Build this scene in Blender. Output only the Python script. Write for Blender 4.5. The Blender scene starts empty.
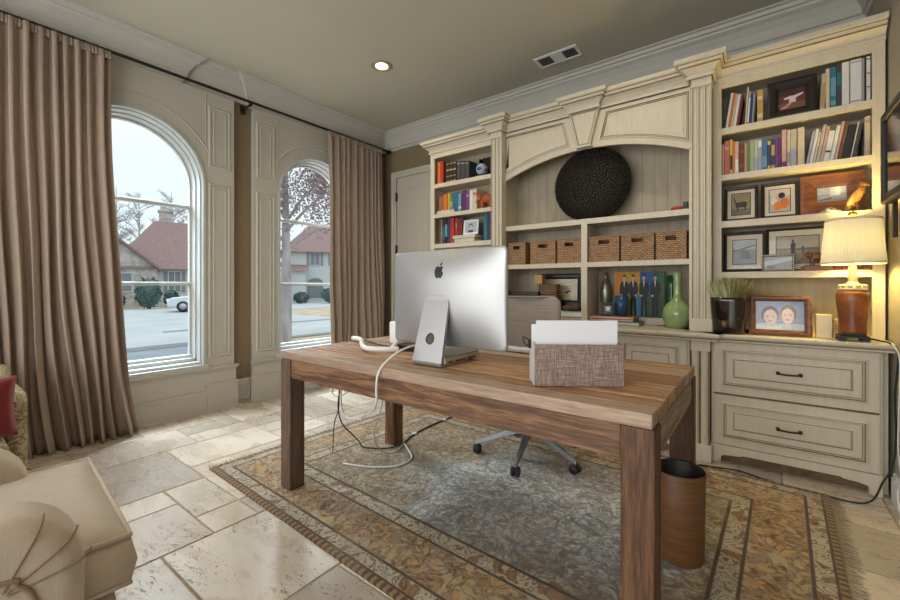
import bpy, bmesh, math, random
from mathutils import Vector, Matrix
random.seed(7)
S = bpy.context.scene
COL = S.collection
R = math.radians
sin, cos, pi = math.sin, math.cos, math.pi

# ------------------------------------------------------------------ camera, sky, large lights, exposure
cam_d = bpy.data.cameras.new('camera')
cam_d.sensor_width = 36.0
cam_d.lens = 409.0 / 900.0 * 36.0
cam_d.shift_y = -14.0 / 900.0
cam_d.clip_start = 0.05
cam_d.clip_end = 400
cam = bpy.data.objects.new('camera', cam_d)
cam.location = (0, 0, 1.1)
cam.rotation_euler = (R(90), 0, R(37.3))
COL.objects.link(cam)
S.camera = cam

world = bpy.data.worlds.new('sky')
S.world = world
world.use_nodes = True
nt = world.node_tree
nt.nodes.clear()
tc = nt.nodes.new('ShaderNodeTexCoord')
sep = nt.nodes.new('ShaderNodeSeparateXYZ')
nt.links.new(tc.outputs['Generated'], sep.inputs[0])
rmp = nt.nodes.new('ShaderNodeMapRange')          # an overcast sky: brighter towards the zenith
rmp.inputs['From Min'].default_value = 0.25
rmp.inputs['From Max'].default_value = 1.0
rmp.inputs['To Min'].default_value = 1.04
rmp.inputs['To Max'].default_value = 2.2
nt.links.new(sep.outputs['Z'], rmp.inputs['Value'])
bg = nt.nodes.new('ShaderNodeBackground')
bg.inputs['Color'].default_value = (0.80, 0.90, 0.95, 1)
nt.links.new(rmp.outputs[0], bg.inputs['Strength'])
out = nt.nodes.new('ShaderNodeOutputWorld')
nt.links.new(bg.outputs[0], out.inputs[0])


def area(name, loc, target, sx, sy, power, col):
    d = bpy.data.lights.new(name, 'AREA')
    d.shape = 'RECTANGLE'
    d.size, d.size_y, d.energy, d.color = sx, sy, power, col
    o = bpy.data.objects.new(name, d)
    o.location = loc
    o.rotation_euler = (Vector(target) - Vector(loc)).to_track_quat('-Z', 'Y').to_euler()
    COL.objects.link(o)
    return o


# added lamps: daylight boost outside above each arched window, room fill behind the camera
area('added_light_over_first_window', (-5.0, 1.0, 3.35), (-2.6, 1.2, 0.0), 1.6, 1.4, 320, (0.86, 0.94, 1.0))
area('added_light_over_second_window', (-5.0, 2.65, 3.35), (-2.6, 2.3, 0.0), 1.4, 1.4, 290, (0.86, 0.94, 1.0))
area('rear_room_fill', (-1.7, -2.6, 1.5), (-1.6, 3.0, 1.6), 4.2, 2.6, 120, (1.0, 0.97, 0.92))

S.view_settings.view_transform = 'Standard'
S.view_settings.look = 'None'
S.view_settings.gamma = 1.0
S.view_settings.use_curve_mapping = False
S.view_settings.exposure = 0.22

# ------------------------------------------------------------------ helpers


class MB:
    """collects shapes into one mesh; each face has a material slot and a tone value"""

    def __init__(s):
        s.bm = bmesh.new()
        s.tl = s.bm.faces.layers.float.new('tone')
        s.m = 0
        s.t = 0.5
        s.sm = False

    def face(s, vs, m=None):
        try:
            f = s.bm.faces.new(vs)
        except ValueError:
            return None
        f.material_index = s.m if m is None else m
        f[s.tl] = s.t
        f.smooth = s.sm
        return f

    def v(s, p):
        return s.bm.verts.new(p)

    def poly(s, pts, m=None):
        return s.face([s.v(p) for p in pts], m)

    def box(s, x0, x1, y0, y1, z0, z1, M=None):
        P = [(x0, y0, z0), (x1, y0, z0), (x1, y1, z0), (x0, y1, z0), (x0, y0, z1), (x1, y0, z1), (x1, y1, z1), (x0, y1, z1)]
        if M:
            P = [M @ Vector(p) for p in P]
        V = [s.v(p) for p in P]
        for q in ((3, 2, 1, 0), (4, 5, 6, 7), (0, 1, 5, 4), (1, 2, 6, 5), (2, 3, 7, 6), (3, 0, 4, 7)):
            s.face([V[i] for i in q])
        return s

    def prism(s, pts, f, h0, h1):
        """2D polygon (counter-clockwise), f(a,b,h) -> point"""
        A = [s.v(f(a, b, h0)) for a, b in pts]
        B = [s.v(f(a, b, h1)) for a, b in pts]
        n = len(pts)
        s.face(A[::-1])
        s.face(B)
        for i in range(n):
            j = (i + 1) % n
            s.face([A[i], A[j], B[j], B[i]])
        return s

    def lathe(s, prof, c, n=32, axis=None, sq=None):
        sm = s.sm
        s.sm = True
        rings = []
        M = Matrix.Translation(c) @ (axis.to_matrix().to_4x4() if axis else Matrix.Identity(4))
        for r, z in prof:
            if r < 1e-6:
                rings.append([s.v(M @ Vector((0, 0, z)))])
            else:
                rg = []
                for i in range(n):
                    a = 2 * pi * i / n
                    k = 1.0
                    if sq:
                        k = 1 / (abs(cos(a)) ** sq + abs(sin(a)) ** sq) ** (1 / sq)
                    rg.append(s.v(M @ Vector((r * k * cos(a), r * k * sin(a), z))))
                rings.append(rg)
        for A, B in zip(rings, rings[1:]):
            for i in range(n):
                j = (i + 1) % n
                if len(A) == 1 and len(B) == 1:
                    continue
                if len(A) == 1:
                    s.face([A[0], B[j], B[i]][::-1])
                elif len(B) == 1:
                    s.face([A[i], A[j], B[0]])
                else:
                    s.face([A[i], A[j], B[j], B[i]])
        s.sm = sm
        return s

    def cyl(s, p0, p1, r, n=16, r1=None):
        p0, p1 = Vector(p0), Vector(p1)
        q = (p1 - p0).to_track_quat('Z', 'Y')
        L = (p1 - p0).length
        return s.lathe([(0, 0), (r, 0), (r if r1 is None else r1, L), (0, L)], p0, n, q)

    def ball(s, c, rx, ry=None, rz=None, n=16, m=10, rot=None):
        ry = ry or rx
        rz = rz or rx
        sm = s.sm
        s.sm = True
        Q = rot or Matrix.Identity(3)
        c = Vector(c)
        rows = []
        for i in range(m + 1):
            th = pi * i / m - pi / 2
            if i in (0, m):
                rows.append([s.v(c + Q @ Vector((0, 0, rz * sin(th))))])
            else:
                rows.append([s.v(c + Q @ Vector((rx * cos(th) * cos(2 * pi * k / n), ry * cos(th) * sin(2 * pi * k / n), rz * sin(th)))) for k in range(n)])
        for A, B in zip(rows, rows[1:]):
            for k in range(n):
                j = (k + 1) % n
                if len(A) == 1:
                    s.face([A[0], B[j], B[k]][::-1])
                elif len(B) == 1:
                    s.face([A[k], A[j], B[0]])
                else:
                    s.face([A[k], A[j], B[j], B[k]])
        s.sm = sm
        return s

    def tube(s, pts, r, n=8, sub=6, smooth=True):
        P = [Vector(p) for p in pts]
        if smooth and len(P) > 2:
            Q = []
            for i in range(len(P) - 1):
                a, b, c, d = P[max(i - 1, 0)], P[i], P[i + 1], P[min(i + 2, len(P) - 1)]
                for k in range(sub):
                    t = k / sub
                    Q.append(0.5 * ((2 * b) + (c - a) * t + (2 * a - 5 * b + 4 * c - d) * t * t + (3 * b - a - 3 * c + d) * t ** 3))
            Q.append(P[-1])
            P = Q
        sm = s.sm
        s.sm = True
        up = None
        rings = []
        for i, p in enumerate(P):
            d = (P[min(i + 1, len(P) - 1)] - P[max(i - 1, 0)]).normalized()
            if up is None:
                up = d.orthogonal().normalized()
            up = (up - d * up.dot(d)).normalized()
            w = d.cross(up)
            rr = r(i / (len(P) - 1)) if callable(r) else r
            rings.append([s.v(p + (up * cos(2 * pi * k / n) + w * sin(2 * pi * k / n)) * rr) for k in range(n)])
        for A, B in zip(rings, rings[1:]):
            for k in range(n):
                j = (k + 1) % n
                s.face([A[k], A[j], B[j], B[k]])
        s.face(rings[0][::-1])
        s.face(rings[-1])
        s.sm = sm
        return s

    def sweep(s, path, prof, f, closed=False, mats=None, caps=True, smooth=False):
        """profile (o,h) along a 2D path; o is measured to the right of the travel direction; f(a,b,h) -> point"""
        n = len(path)
        P = [Vector((a, b)) for a, b in path]
        sm = s.sm
        rows = []
        for i in range(n):
            if closed:
                d0 = (P[i] - P[i - 1]).normalized()
                d1 = (P[(i + 1) % n] - P[i]).normalized()
            else:
                d0 = (P[i] - P[i - 1]).normalized() if i else (P[1] - P[0]).normalized()
                d1 = (P[i + 1] - P[i]).normalized() if i < n - 1 else d0
            n0, n1 = Vector((d0.y, -d0.x)), Vector((d1.y, -d1.x))
            m = n0 + n1
            m = m / max(m.length_squared / 2, 0.2)
            rows.append([s.v(f(P[i].x + m.x * o, P[i].y + m.y * o, h)) for o, h in prof])
        for i in range(n if closed else n - 1):
            A, B = rows[i], rows[(i + 1) % n]
            for k in range(len(prof) - 1):
                s.sm = smooth
                s.face([A[k], B[k], B[k + 1], A[k + 1]], mats[k] if mats else None)
        s.sm = sm
        if caps and not closed:
            s.face(rows[0])
            s.face(rows[-1][::-1])
        return s

    def rings(s, poly, steps, f, cap=True):
        """concentric insets of a counter-clockwise polygon: steps of (inset, height, slot of the ring that ends here)"""
        n = len(poly)
        P = [Vector(p) for p in poly]
        prev = None
        for ins, h, m in steps:
            row = []
            for i in range(n):
                d0 = (P[i] - P[i - 1]).normalized()
                d1 = (P[(i + 1) % n] - P[i]).normalized()
                n0, n1 = Vector((-d0.y, d0.x)), Vector((-d1.y, d1.x))
                mm = n0 + n1
                mm = mm / max(mm.length_squared / 2, 0.25)
                q = P[i] + mm * ins
                row.append(s.v(f(q.x, q.y, h)))
            if prev:
                for i in range(n):
                    j = (i + 1) % n
                    s.face([prev[i], prev[j], row[j], row[i]], m)
            prev = row
        if cap:
            s.face(prev, steps[-1][2] if len(steps[-1]) < 4 else steps[-1][3])
        return s


FX = lambda a, b, h: (h, a, b)            # plane facing +X: a = y, b = z
FY = lambda a, b, h: (a, -h, b)           # plane facing -Y: h grows towards the viewer
FZ = lambda a, b, h: (a, b, h)


def link(o, parent=None):
    COL.objects.link(o)
    if parent:
        o.parent = parent
        M = Matrix.Identity(4) if parent.parent else Matrix.LocRotScale(parent.location, parent.rotation_euler, parent.scale)
        o.matrix_parent_inverse = M.inverted()
    return o


def obj(name, mb, mats, parent=None, bevel=0, seg=2, fix=True):
    me = bpy.data.meshes.new(name)
    if fix:
        bmesh.ops.recalc_face_normals(mb.bm, faces=mb.bm.faces[:])
    mb.bm.to_mesh(me)
    mb.bm.free()
    for m in (mats if isinstance(mats, (list, tuple)) else [mats]):
        me.materials.append(m)
    o = bpy.data.objects.new(name, me)
    link(o, parent)
    if bevel:
        b = o.modifiers.new('bevel', 'BEVEL')
        b.width = bevel
        b.segments = seg
        b.limit_method = 'ANGLE'
        b.angle_limit = R(35)
    return o


def tag(o, label, cat, group=None):
    o['label'] = label
    o['category'] = cat
    if group:
        o['group'] = group
    return o


def thing(name, label, cat, loc=(0, 0, 0), rz=0, group=None):
    o = bpy.data.objects.new(name, None)
    o.empty_display_size = 0.1
    o.location = loc
    o.rotation_euler = (0, 0, rz)
    COL.objects.link(o)
    return tag(o, label, cat, group)


def struct(o):
    o['kind'] = 'structure'
    return o


def rect(a0, a1, b0, b1):
    return [(a0, b0), (a1, b0), (a1, b1), (a0, b1)]


# ------------------------------------------------------------------ materials
def srgb(*c):
    return tuple(((x / 255) / 12.92 if x / 255 <= 0.04045 else ((x / 255 + 0.055) / 1.055) ** 2.4) for x in c)


class NT:
    def __init__(s, name):
        s.mat = bpy.data.materials.new(name)
        s.mat.use_nodes = True
        s.t = s.mat.node_tree
        s.b = s.t.nodes['Principled BSDF']
        s.co = s.n('ShaderNodeTexCoord').outputs['Object']

    def n(s, t, **k):
        o = s.t.nodes.new(t)
        for a, v in k.items():
            setattr(o, a, v)
        return o

    def put(s, sock, v):
        if hasattr(v, 'is_linked'):
            s.t.links.new(v, sock)
        else:
            if isinstance(v, tuple) and len(v) == 3 and sock.type == 'RGBA':
                v = v + (1,)
            sock.default_value = v

    def map(s, sc, co=None, rot=(0, 0, 0), loc=(0, 0, 0)):
        m = s.n('ShaderNodeMapping')
        s.put(m.inputs[0], co or s.co)
        m.inputs['Scale'].default_value = sc
        m.inputs['Rotation'].default_value = rot
        m.inputs['Location'].default_value = loc
        return m.outputs[0]

    def noise(s, scale, co=None, det=4, rough=0.55, dist=0):
        x = s.n('ShaderNodeTexNoise')
        s.put(x.inputs['Vector'], co or s.co)
        x.inputs['Scale'].default_value = scale
        x.inputs['Detail'].default_value = det
        x.inputs['Roughness'].default_value = rough
        x.inputs['Distortion'].default_value = dist
        return x.outputs['Fac']

    def voro(s, scale, co=None, feature='F1', rnd=1.0):
        x = s.n('ShaderNodeTexVoronoi', feature=feature)
        s.put(x.inputs['Vector'], co or s.co)
        x.inputs['Scale'].default_value = scale
        if 'Randomness' in x.inputs:
            x.inputs['Randomness'].default_value = rnd
        return x

    def mix(s, f, a, b, blend='MIX'):
        x = s.n('ShaderNodeMix', data_type='RGBA', blend_type=blend)
        s.put(x.inputs[0], f)
        s.put(x.inputs[6], a)
        s.put(x.inputs[7], b)
        return x.outputs[2]

    def ma(s, op, a, b=0.0, c=0.0):
        x = s.n('ShaderNodeMath', operation=op)
        s.put(x.inputs[0], a)
        s.put(x.inputs[1], b)
        s.put(x.inputs[2], c)
        return x.outputs[0]

    def rng(s, v, a, b, c=0.0, d=1.0, smooth=False):
        x = s.n('ShaderNodeMapRange')
        if smooth:
            x.interpolation_type = 'SMOOTHSTEP'
        s.put(x.inputs[0], v)
        for i, q in enumerate((a, b, c, d)):
            x.inputs[i + 1].default_value = q
        return x.outputs[0]

    def ramp(s, f, stops, const=False):
        x = s.n('ShaderNodeValToRGB')
        s.put(x.inputs[0], f)
        e = x.color_ramp.elements
        if const:
            x.color_ramp.interpolation = 'CONSTANT'
        while len(e) < len(stops):
            e.new(0.5)
        for q, (p, c) in zip(e, stops):
            q.position = p
            q.color = tuple(c) + (1,)
        return x.outputs[0]

    def attr(s, name):
        x = s.n('ShaderNodeAttribute', attribute_name=name)
        return x.outputs['Fac']

    def bump(s, h, strength=0.3, dist=0.01):
        x = s.n('ShaderNodeBump')
        x.inputs['Strength'].default_value = strength
        x.inputs['Distance'].default_value = dist
        s.put(x.inputs['Height'], h)
        s.t.links.new(x.outputs[0], s.b.inputs['Normal'])

    def set(s, **k):
        for a, v in k.items():
            s.put(s.b.inputs[a.replace('_', ' ')], v)
        return s.mat


def mat(name, col, rough=0.5, metal=0.0, var=0.0, sc=6, bump=0.0, bsc=80, stretch=None, **k):
    t = NT(name)
    c = col
    if var:
        co = t.map(stretch) if stretch else None
        f = t.rng(t.noise(sc, co, 5), 0.3, 0.7)
        c = t.mix(f, tuple(x * (1 - var) for x in col), tuple(min(1, x * (1 + var)) for x in col))
    if bump:
        co = t.map(stretch) if stretch else None
        t.bump(t.noise(bsc, co, 3), bump, 0.004)
    return t.set(Base_Color=c, Roughness=rough, Metallic=metal, **k)


def mat_wood(name, dark, mid, light, axis='x', rough=0.6, tone=True, fine=1.0, bump=0.5):
    t = NT(name)
    st = {'x': (1.2, 14, 14), 'y': (14, 1.2, 14), 'z': (14, 14, 1.2)}[axis]
    tn = t.attr('tone') if tone else 0.5
    off = t.n('ShaderNodeCombineXYZ')
    for i in range(3):
        t.put(off.inputs[i], t.ma('MULTIPLY', tn, 9.7 + 3.1 * i))
    add = t.n('ShaderNodeVectorMath', operation='ADD')
    t.put(add.inputs[0], t.co)
    t.put(add.inputs[1], off.outputs[0])
    co = t.map(st, add.outputs[0])
    n1 = t.noise(2.2 * fine, co, 6, 0.62, 0.7)
    n2 = t.noise(11 * fine, co, 3, 0.6, 0.2)
    n3 = t.noise(1.6, add.outputs[0], 3)
    f = t.ma('ADD', t.ma('MULTIPLY', n1, 0.62), t.ma('MULTIPLY', n2, 0.38))
    c = t.ramp(f, [(0.39, dark), (0.49, mid), (0.585, light)])
    crack = t.noise(3.2 * fine, t.map(tuple(q * (0.6 if q < 5 else 1.9) for q in st), add.outputs[0]), 4, 0.7, 0.4)
    c = t.mix(t.rng(crack, 0.60, 0.68, 0, 0.85), c, tuple(x * 0.45 for x in dark))
    c = t.mix(t.rng(n3, 0.35, 0.7, 0, 0.35), c, tuple(x * 0.62 for x in mid))
    if tone:
        c = t.mix(t.rng(tn, 0, 1, 0.0, 0.62), c, tuple(x * 0.5 for x in mid), 'MIX')
        c = t.mix(t.rng(t.ma('FRACT', t.ma('MULTIPLY', tn, 7.31)), 0.5, 1, 0.0, 0.45), c, tuple(sum(light) / 3 * q for q in (1.0, 0.93, 0.85)))
    t.bump(f, bump, 0.004)
    return t.set(Base_Color=c, Roughness=rough)


M = {}
M['wall'] = mat('tan_wall_paint', (0.22, 0.165, 0.10), 0.75, var=0.04, bump=0.05)
M['ceiling'] = mat('khaki_ceiling_paint', (0.50, 0.48, 0.39), 0.9, var=0.03, sc=2)
M['trim'] = mat('greige_trim_paint', (0.50, 0.475, 0.42), 0.45, var=0.03, sc=3)
M['crown'] = mat('pale_crown_paint', (0.50, 0.49, 0.455), 0.5, var=0.03, sc=3)
M['sash'] = mat('white_sash_paint', (0.50, 0.525, 0.52), 0.4)
M['door'] = mat('door_paint', (0.52, 0.485, 0.41), 0.45)


def mat_cab():
    t = NT('cream_cabinet_paint')
    co = t.map((9, 9, 1.3))
    f = t.noise(5, co, 6, 0.6)
    g = t.noise(2.2, None, 3)
    c = t.mix(t.rng(f, 0.3, 0.72), (0.59, 0.53, 0.415), (0.66, 0.60, 0.485))
    c = t.mix(t.rng(g, 0.45, 0.75, 0, 0.25), c, (0.52, 0.45, 0.33))
    t.bump(f, 0.12, 0.003)
    return t.set(Base_Color=c, Roughness=0.42)


M['cab'] = mat_cab()
M['glaze'] = mat('dark_cabinet_glaze', (0.17, 0.105, 0.05), 0.5, var=0.3, sc=20)
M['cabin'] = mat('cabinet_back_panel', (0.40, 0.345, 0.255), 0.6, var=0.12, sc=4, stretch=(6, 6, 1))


def mat_floor():
    t = NT('travertine')
    tn = t.attr('tone')
    off = t.n('ShaderNodeCombineXYZ')
    t.put(off.inputs[0], t.ma('MULTIPLY', tn, 37.0))
    t.put(off.inputs[2], t.ma('MULTIPLY', tn, 11.0))
    add = t.n('ShaderNodeVectorMath', operation='ADD')
    t.put(add.inputs[0], t.co)
    t.put(add.inputs[1], off.outputs[0])
    co = add.outputs[0]
    n1 = t.noise(2.2, t.map((1, 2.2, 1), co), 6, 0.6, 0.8)
    n2 = t.noise(14, co, 5, 0.65)
    c = t.ramp(n1, [(0.2, (0.40, 0.30, 0.21)), (0.42, (0.55, 0.46, 0.36)), (0.62, (0.63, 0.56, 0.47)), (0.85, (0.57, 0.46, 0.36))])
    c = t.mix(t.rng(n2, 0.35, 0.75, 0, 0.3), c, (0.68, 0.63, 0.56))
    c = t.mix(t.rng(tn, 0.1, 1, 0, 0.7), c, (0.31, 0.265, 0.225))
    # small holes of the stone, gathered in patches
    v = t.noise(30, t.map((1, 2.6, 1), co), 3, 0.6, 1.2)
    patch = t.noise(3.4, co, 2)
    pit = t.ma('MULTIPLY', t.rng(v, 0.585, 0.64), t.rng(patch, 0.44, 0.56))
    c = t.mix(t.ma('MULTIPLY', pit, 0.8), c, (0.17, 0.125, 0.09))
    t.bump(t.ma('SUBTRACT', t.ma('MULTIPLY', n2, 0.25), pit), 0.35, 0.004)
    r = t.rng(n1, 0.3, 0.7, 0.20, 0.36)
    return t.set(Base_Color=c, Roughness=r)


M['floor'] = mat_floor()
M['grout'] = mat('grout', (0.36, 0.29, 0.21), 0.9, var=0.2, sc=30)


def mat_fabric(name, col, var=0.2, wv=900, rough=0.9, sheen=0.2, streak=(60, 60, 3)):
    t = NT(name)
    w = t.noise(1.0, t.map((wv * 0.5, wv * 0.5, wv * 0.06)), 2)
    s_ = t.noise(3, t.map(streak), 4)
    c = t.mix(t.rng(s_, 0.3, 0.7), tuple(x * (1 - var) for x in col), tuple(x * (1 + var) for x in col))
    c = t.mix(t.rng(w, 0.3, 0.7, 0, 0.3), c, tuple(x * 0.7 for x in col))
    t.bump(w, 0.25, 0.002)
    return t.set(Base_Color=c, Roughness=rough, Sheen_Weight=sheen)


M['curtain'] = mat_fabric('brown_linen', (0.37, 0.28, 0.225), 0.14)
M['iron'] = mat('black_iron', (0.012, 0.010, 0.009), 0.45, 0.3)
M['bronze'] = mat('dark_bronze', (0.045, 0.032, 0.022), 0.4, 0.7)
M['cream_up'] = mat_fabric('cream_upholstery', (0.50, 0.41, 0.32), 0.06, 700, 0.85, 0.3, (8, 8, 8))
M['piping'] = mat('brown_piping', (0.23, 0.16, 0.10), 0.85)
M['red_velvet'] = mat('red_velvet', (0.20, 0.008, 0.008), 0.8, var=0.35, sc=7, Sheen_Weight=0.1)
M['black'] = mat('black_satin', (0.012, 0.012, 0.013), 0.4)
M['rubber'] = mat('black_rubber', (0.015, 0.015, 0.017), 0.6)
M['white'] = mat('white_plastic', (0.78, 0.79, 0.80), 0.35)
M['paper'] = mat('white_paper', (0.78, 0.81, 0.87), 0.8)
M['pages'] = mat('page_edges', (0.66, 0.58, 0.44), 0.9, var=0.15, sc=60)
M['alu'] = mat('silver_aluminium', (0.42, 0.425, 0.44), 0.45, 0.75)
M['steel'] = mat('brushed_steel', (0.27, 0.29, 0.32), 0.35, 0.8)
M['gold'] = mat('old_gold', (0.55, 0.36, 0.10), 0.35, 0.8)
M['cord_black'] = mat('black_cord', (0.014, 0.014, 0.015), 0.5)
M['cord_white'] = mat('white_cord', (0.72, 0.72, 0.70), 0.45)
M['cord_grey'] = mat('grey_cord', (0.40, 0.39, 0.37), 0.5)


def mat_glass(name, tint=(1, 1, 1), refl=0.06):
    t = NT(name)
    t.t.nodes.remove(t.b)
    tr = t.n('ShaderNodeBsdfTransparent')
    tr.inputs[0].default_value = tint + (1,)
    gl = t.n('ShaderNodeBsdfGlossy')
    gl.inputs['Roughness'].default_value = 0.02
    fr = t.n('ShaderNodeLayerWeight')
    fr.inputs[0].default_value = 0.5
    mx = t.n('ShaderNodeMixShader')
    t.put(mx.inputs[0], t.ma('ADD', 0.012, t.ma('MULTIPLY', 0.45, t.ma('POWER', fr.outputs['Facing'], 5.0))))
    t.t.links.new(tr.outputs[0], mx.inputs[1])
    t.t.links.new(gl.outputs[0], mx.inputs[2])
    o = [n for n in t.t.nodes if n.type == 'OUTPUT_MATERIAL'][0]
    t.t.links.new(mx.outputs[0], o.inputs[0])
    return t.mat


M['glass'] = mat_glass('window_glass', (0.97, 0.99, 0.99))
# ------------------------------------------------------------------ the room shell
XL, XR, YB, YR, ZC = -3.9, 0.545, 3.72, -1.55, 3.03     # left wall, right wall, back wall, rear end, ceiling
PX = -3.85                                              # face of the window panelling
SILL = 0.40
W1 = dict(c=1.025, r=0.515, zs=1.967, y0=0.265, y1=1.785)
W2 = dict(c=2.675, r=0.462, zs=2.022, y0=1.965, y1=3.385)


def arch_pts(c, r, zs, n=32, k=0.0):
    """right jamb foot is not included: springing right -> apex -> springing left"""
    return [(c + (r - k) * cos(pi * i / n), zs + (r - k) * sin(pi * i / n)) for i in range(n + 1)]


def arch_path(c, r, zs, z0, n=32, k=0.0):
    return [(c + r - k, z0)] + arch_pts(c, r, zs, n, k) + [(c - r + k, z0)]


def arch_slab(mb, x0, x1, y0, y1, z0, z1, w):
    """a slab facing +X between y0,y1 and z0,z1 with an arched opening"""
    c, r, zs = w['c'], w['r'], w['zs']
    mb.box(x0, x1, y0, c - r, z0, z1)
    mb.box(x0, x1, c + r, y1, z0, z1)
    mb.box(x0, x1, c - r, c + r, z0, SILL)
    A = arch_pts(c, r, zs)
    for (ya, za), (yb, zb) in zip(A, A[1:]):
        mb.prism([(yb, zb), (ya, za), (ya, z1), (yb, z1)], FX, x0, x1)


# floor: stone tiles of mixed sizes over a grout bed
mb = MB()
mb.m = 1
mb.box(XL - 0.2, XR + 0.2, YR, YB + 0.1, -0.06, -0.004)
mb.m = 0
U = 0.2033
nx, ny = int(4.9 / U) + 1, int(5.6 / U) + 1
used = [[False] * ny for _ in range(nx)]
rnd = random.Random(21)
SZ = [(3, 3), (3, 2), (2, 3), (2, 2), (2, 2), (2, 1), (1, 2)]


def tile(i, j, w, h, tone=None):
    for a in range(w):
        for b in range(h):
            used[i + a][j + b] = True
    g = 0.0045
    x0, x1 = -3.973 + i * U + g, -3.973 + (i + w) * U - g
    y0, y1 = -1.626 + j * U + g, -1.626 + (j + h) * U - g
    x1, y1 = min(x1, XR + 0.02), min(y1, YB + 0.02)
    if x1 - x0 < 0.02 or y1 - y0 < 0.02:
        return
    mb.t = rnd.random() if tone is None else tone
    mb.rings(rect(x0, x1, y0, y1), [(0, -0.004, 0), (0.0, -0.0015, 0), (0.003, 0.0, 0)], FZ)


for i, j, w, h, tn_ in ((4, 10, 3, 3, 0.95), (7, 10, 1, 2, 0.3), (8, 10, 2, 2, 0.62), (7, 12, 2, 1, 0.35), (9, 12, 1, 1, 0.15), (10, 11, 3, 3, 0.05), (10, 9, 3, 2, 0.5), (4, 13, 2, 3, 0.1), (6, 13, 3, 2, 0.2)):
    tile(i, j, w, h, tn_)
for j in range(ny):
    for i in range(nx):
        if used[i][j]:
            continue
        rnd.shuffle(SZ)
        for w, h in SZ + [(1, 1)]:
            if i + w <= nx and j + h <= ny and all(not used[i + a][j + b] for a in range(w) for b in range(h)):
                tile(i, j, w, h)
                break
floor = struct(obj('floor', mb, [M['floor'], M['grout']]))

mb = MB()
mb.box(XL - 0.3, XR + 0.3, YR, YB + 0.25, ZC, ZC + 0.15)
struct(obj('ceiling', mb, M['ceiling']))

mb = MB()
for w, ya, yb in ((W1, YR, 1.875), (W2, 1.875, YB)):
    arch_slab(mb, XL - 0.24, XL, ya, yb, -0.02, ZC, w)
struct(obj('wall_left', mb, M['wall']))
mb = MB()
mb.box(XL - 0.24, XR + 0.2, YB, YB + 0.2, -0.02, ZC)
struct(obj('wall_back', mb, M['wall']))
mb = MB()
mb.box(XR, XR + 0.15, YR, YB, -0.02, ZC)
struct(obj('wall_right', mb, mat('right_wall_paint', (0.36, 0.33, 0.27), 0.75, var=0.04)))
mb = MB()                                              # rear end: unseen header and stub, opening sized to let fill light in
mb.box(XL - 0.24, XR + 0.15, YR - 0.15, YR, 2.45, ZC)
mb.box(XL - 0.24, XL + 0.3, YR - 0.15, YR, -0.02, 2.45)
struct(obj('wall_rear', mb, M['wall']))

# ceiling crown, breaking forward over the window panelling
CR = [(0.0, -0.215), (0.014, -0.215), (0.018, -0.185), (0.032, -0.178), (0.036, -0.15), (0.052, -0.118), (0.08, -0.078), (0.105, -0.058), (0.11, -0.044), (0.126, -0.04), (0.132, -0.018), (0.15, -0.012), (0.15, 0.0)]
mb = MB()
xa, xb = XL, XL + 0.035
mb.sweep([(xa, YR), (xa, 0.41), (xb, 0.41), (xb, 1.36), (xa, 1.36), (xa, 1.93), (xb, 1.93), (xb, 3.45), (xa, 3.45), (xa, YB), (XR, YB), (XR, YR)], CR, lambda a, b, h: (a, b, ZC + h))
struct(obj('trim_1', mb, M['crown']))
# plain frieze board below the crown over the windows
mb = MB()
for y0, y1 in ((0.41, 1.36), (1.93, 3.45)):
    mb.box(XL, XL + 0.045, y0, y1, 2.805, 2.835)
    mb.box(XL, XL + 0.058, y0, y1, 2.79, 2.806)
struct(obj('trim_2', mb, M['trim'], bevel=0.003))

# panelling around each window
MO = [(0.0, 0.0), (0.0, 0.006), (0.006, 0.010), (0.014, 0.006), (0.020, 0.0)]


def moulding(mb, y0, y1, z0, z1, x=PX):
    mb.sweep([(y0, z0), (y1, z0), (y1, z1), (y0, z1)], [(o, x + h) for o, h in MO], FX, closed=True)
    mb.sweep([(y0 + 0.03, z0 + 0.03), (y1 - 0.03, z0 + 0.03), (y1 - 0.03, z1 - 0.03), (y0 + 0.03, z1 - 0.03)], [(o * 0.5, x + h * 0.7) for o, h in MO], FX, closed=True)


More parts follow.
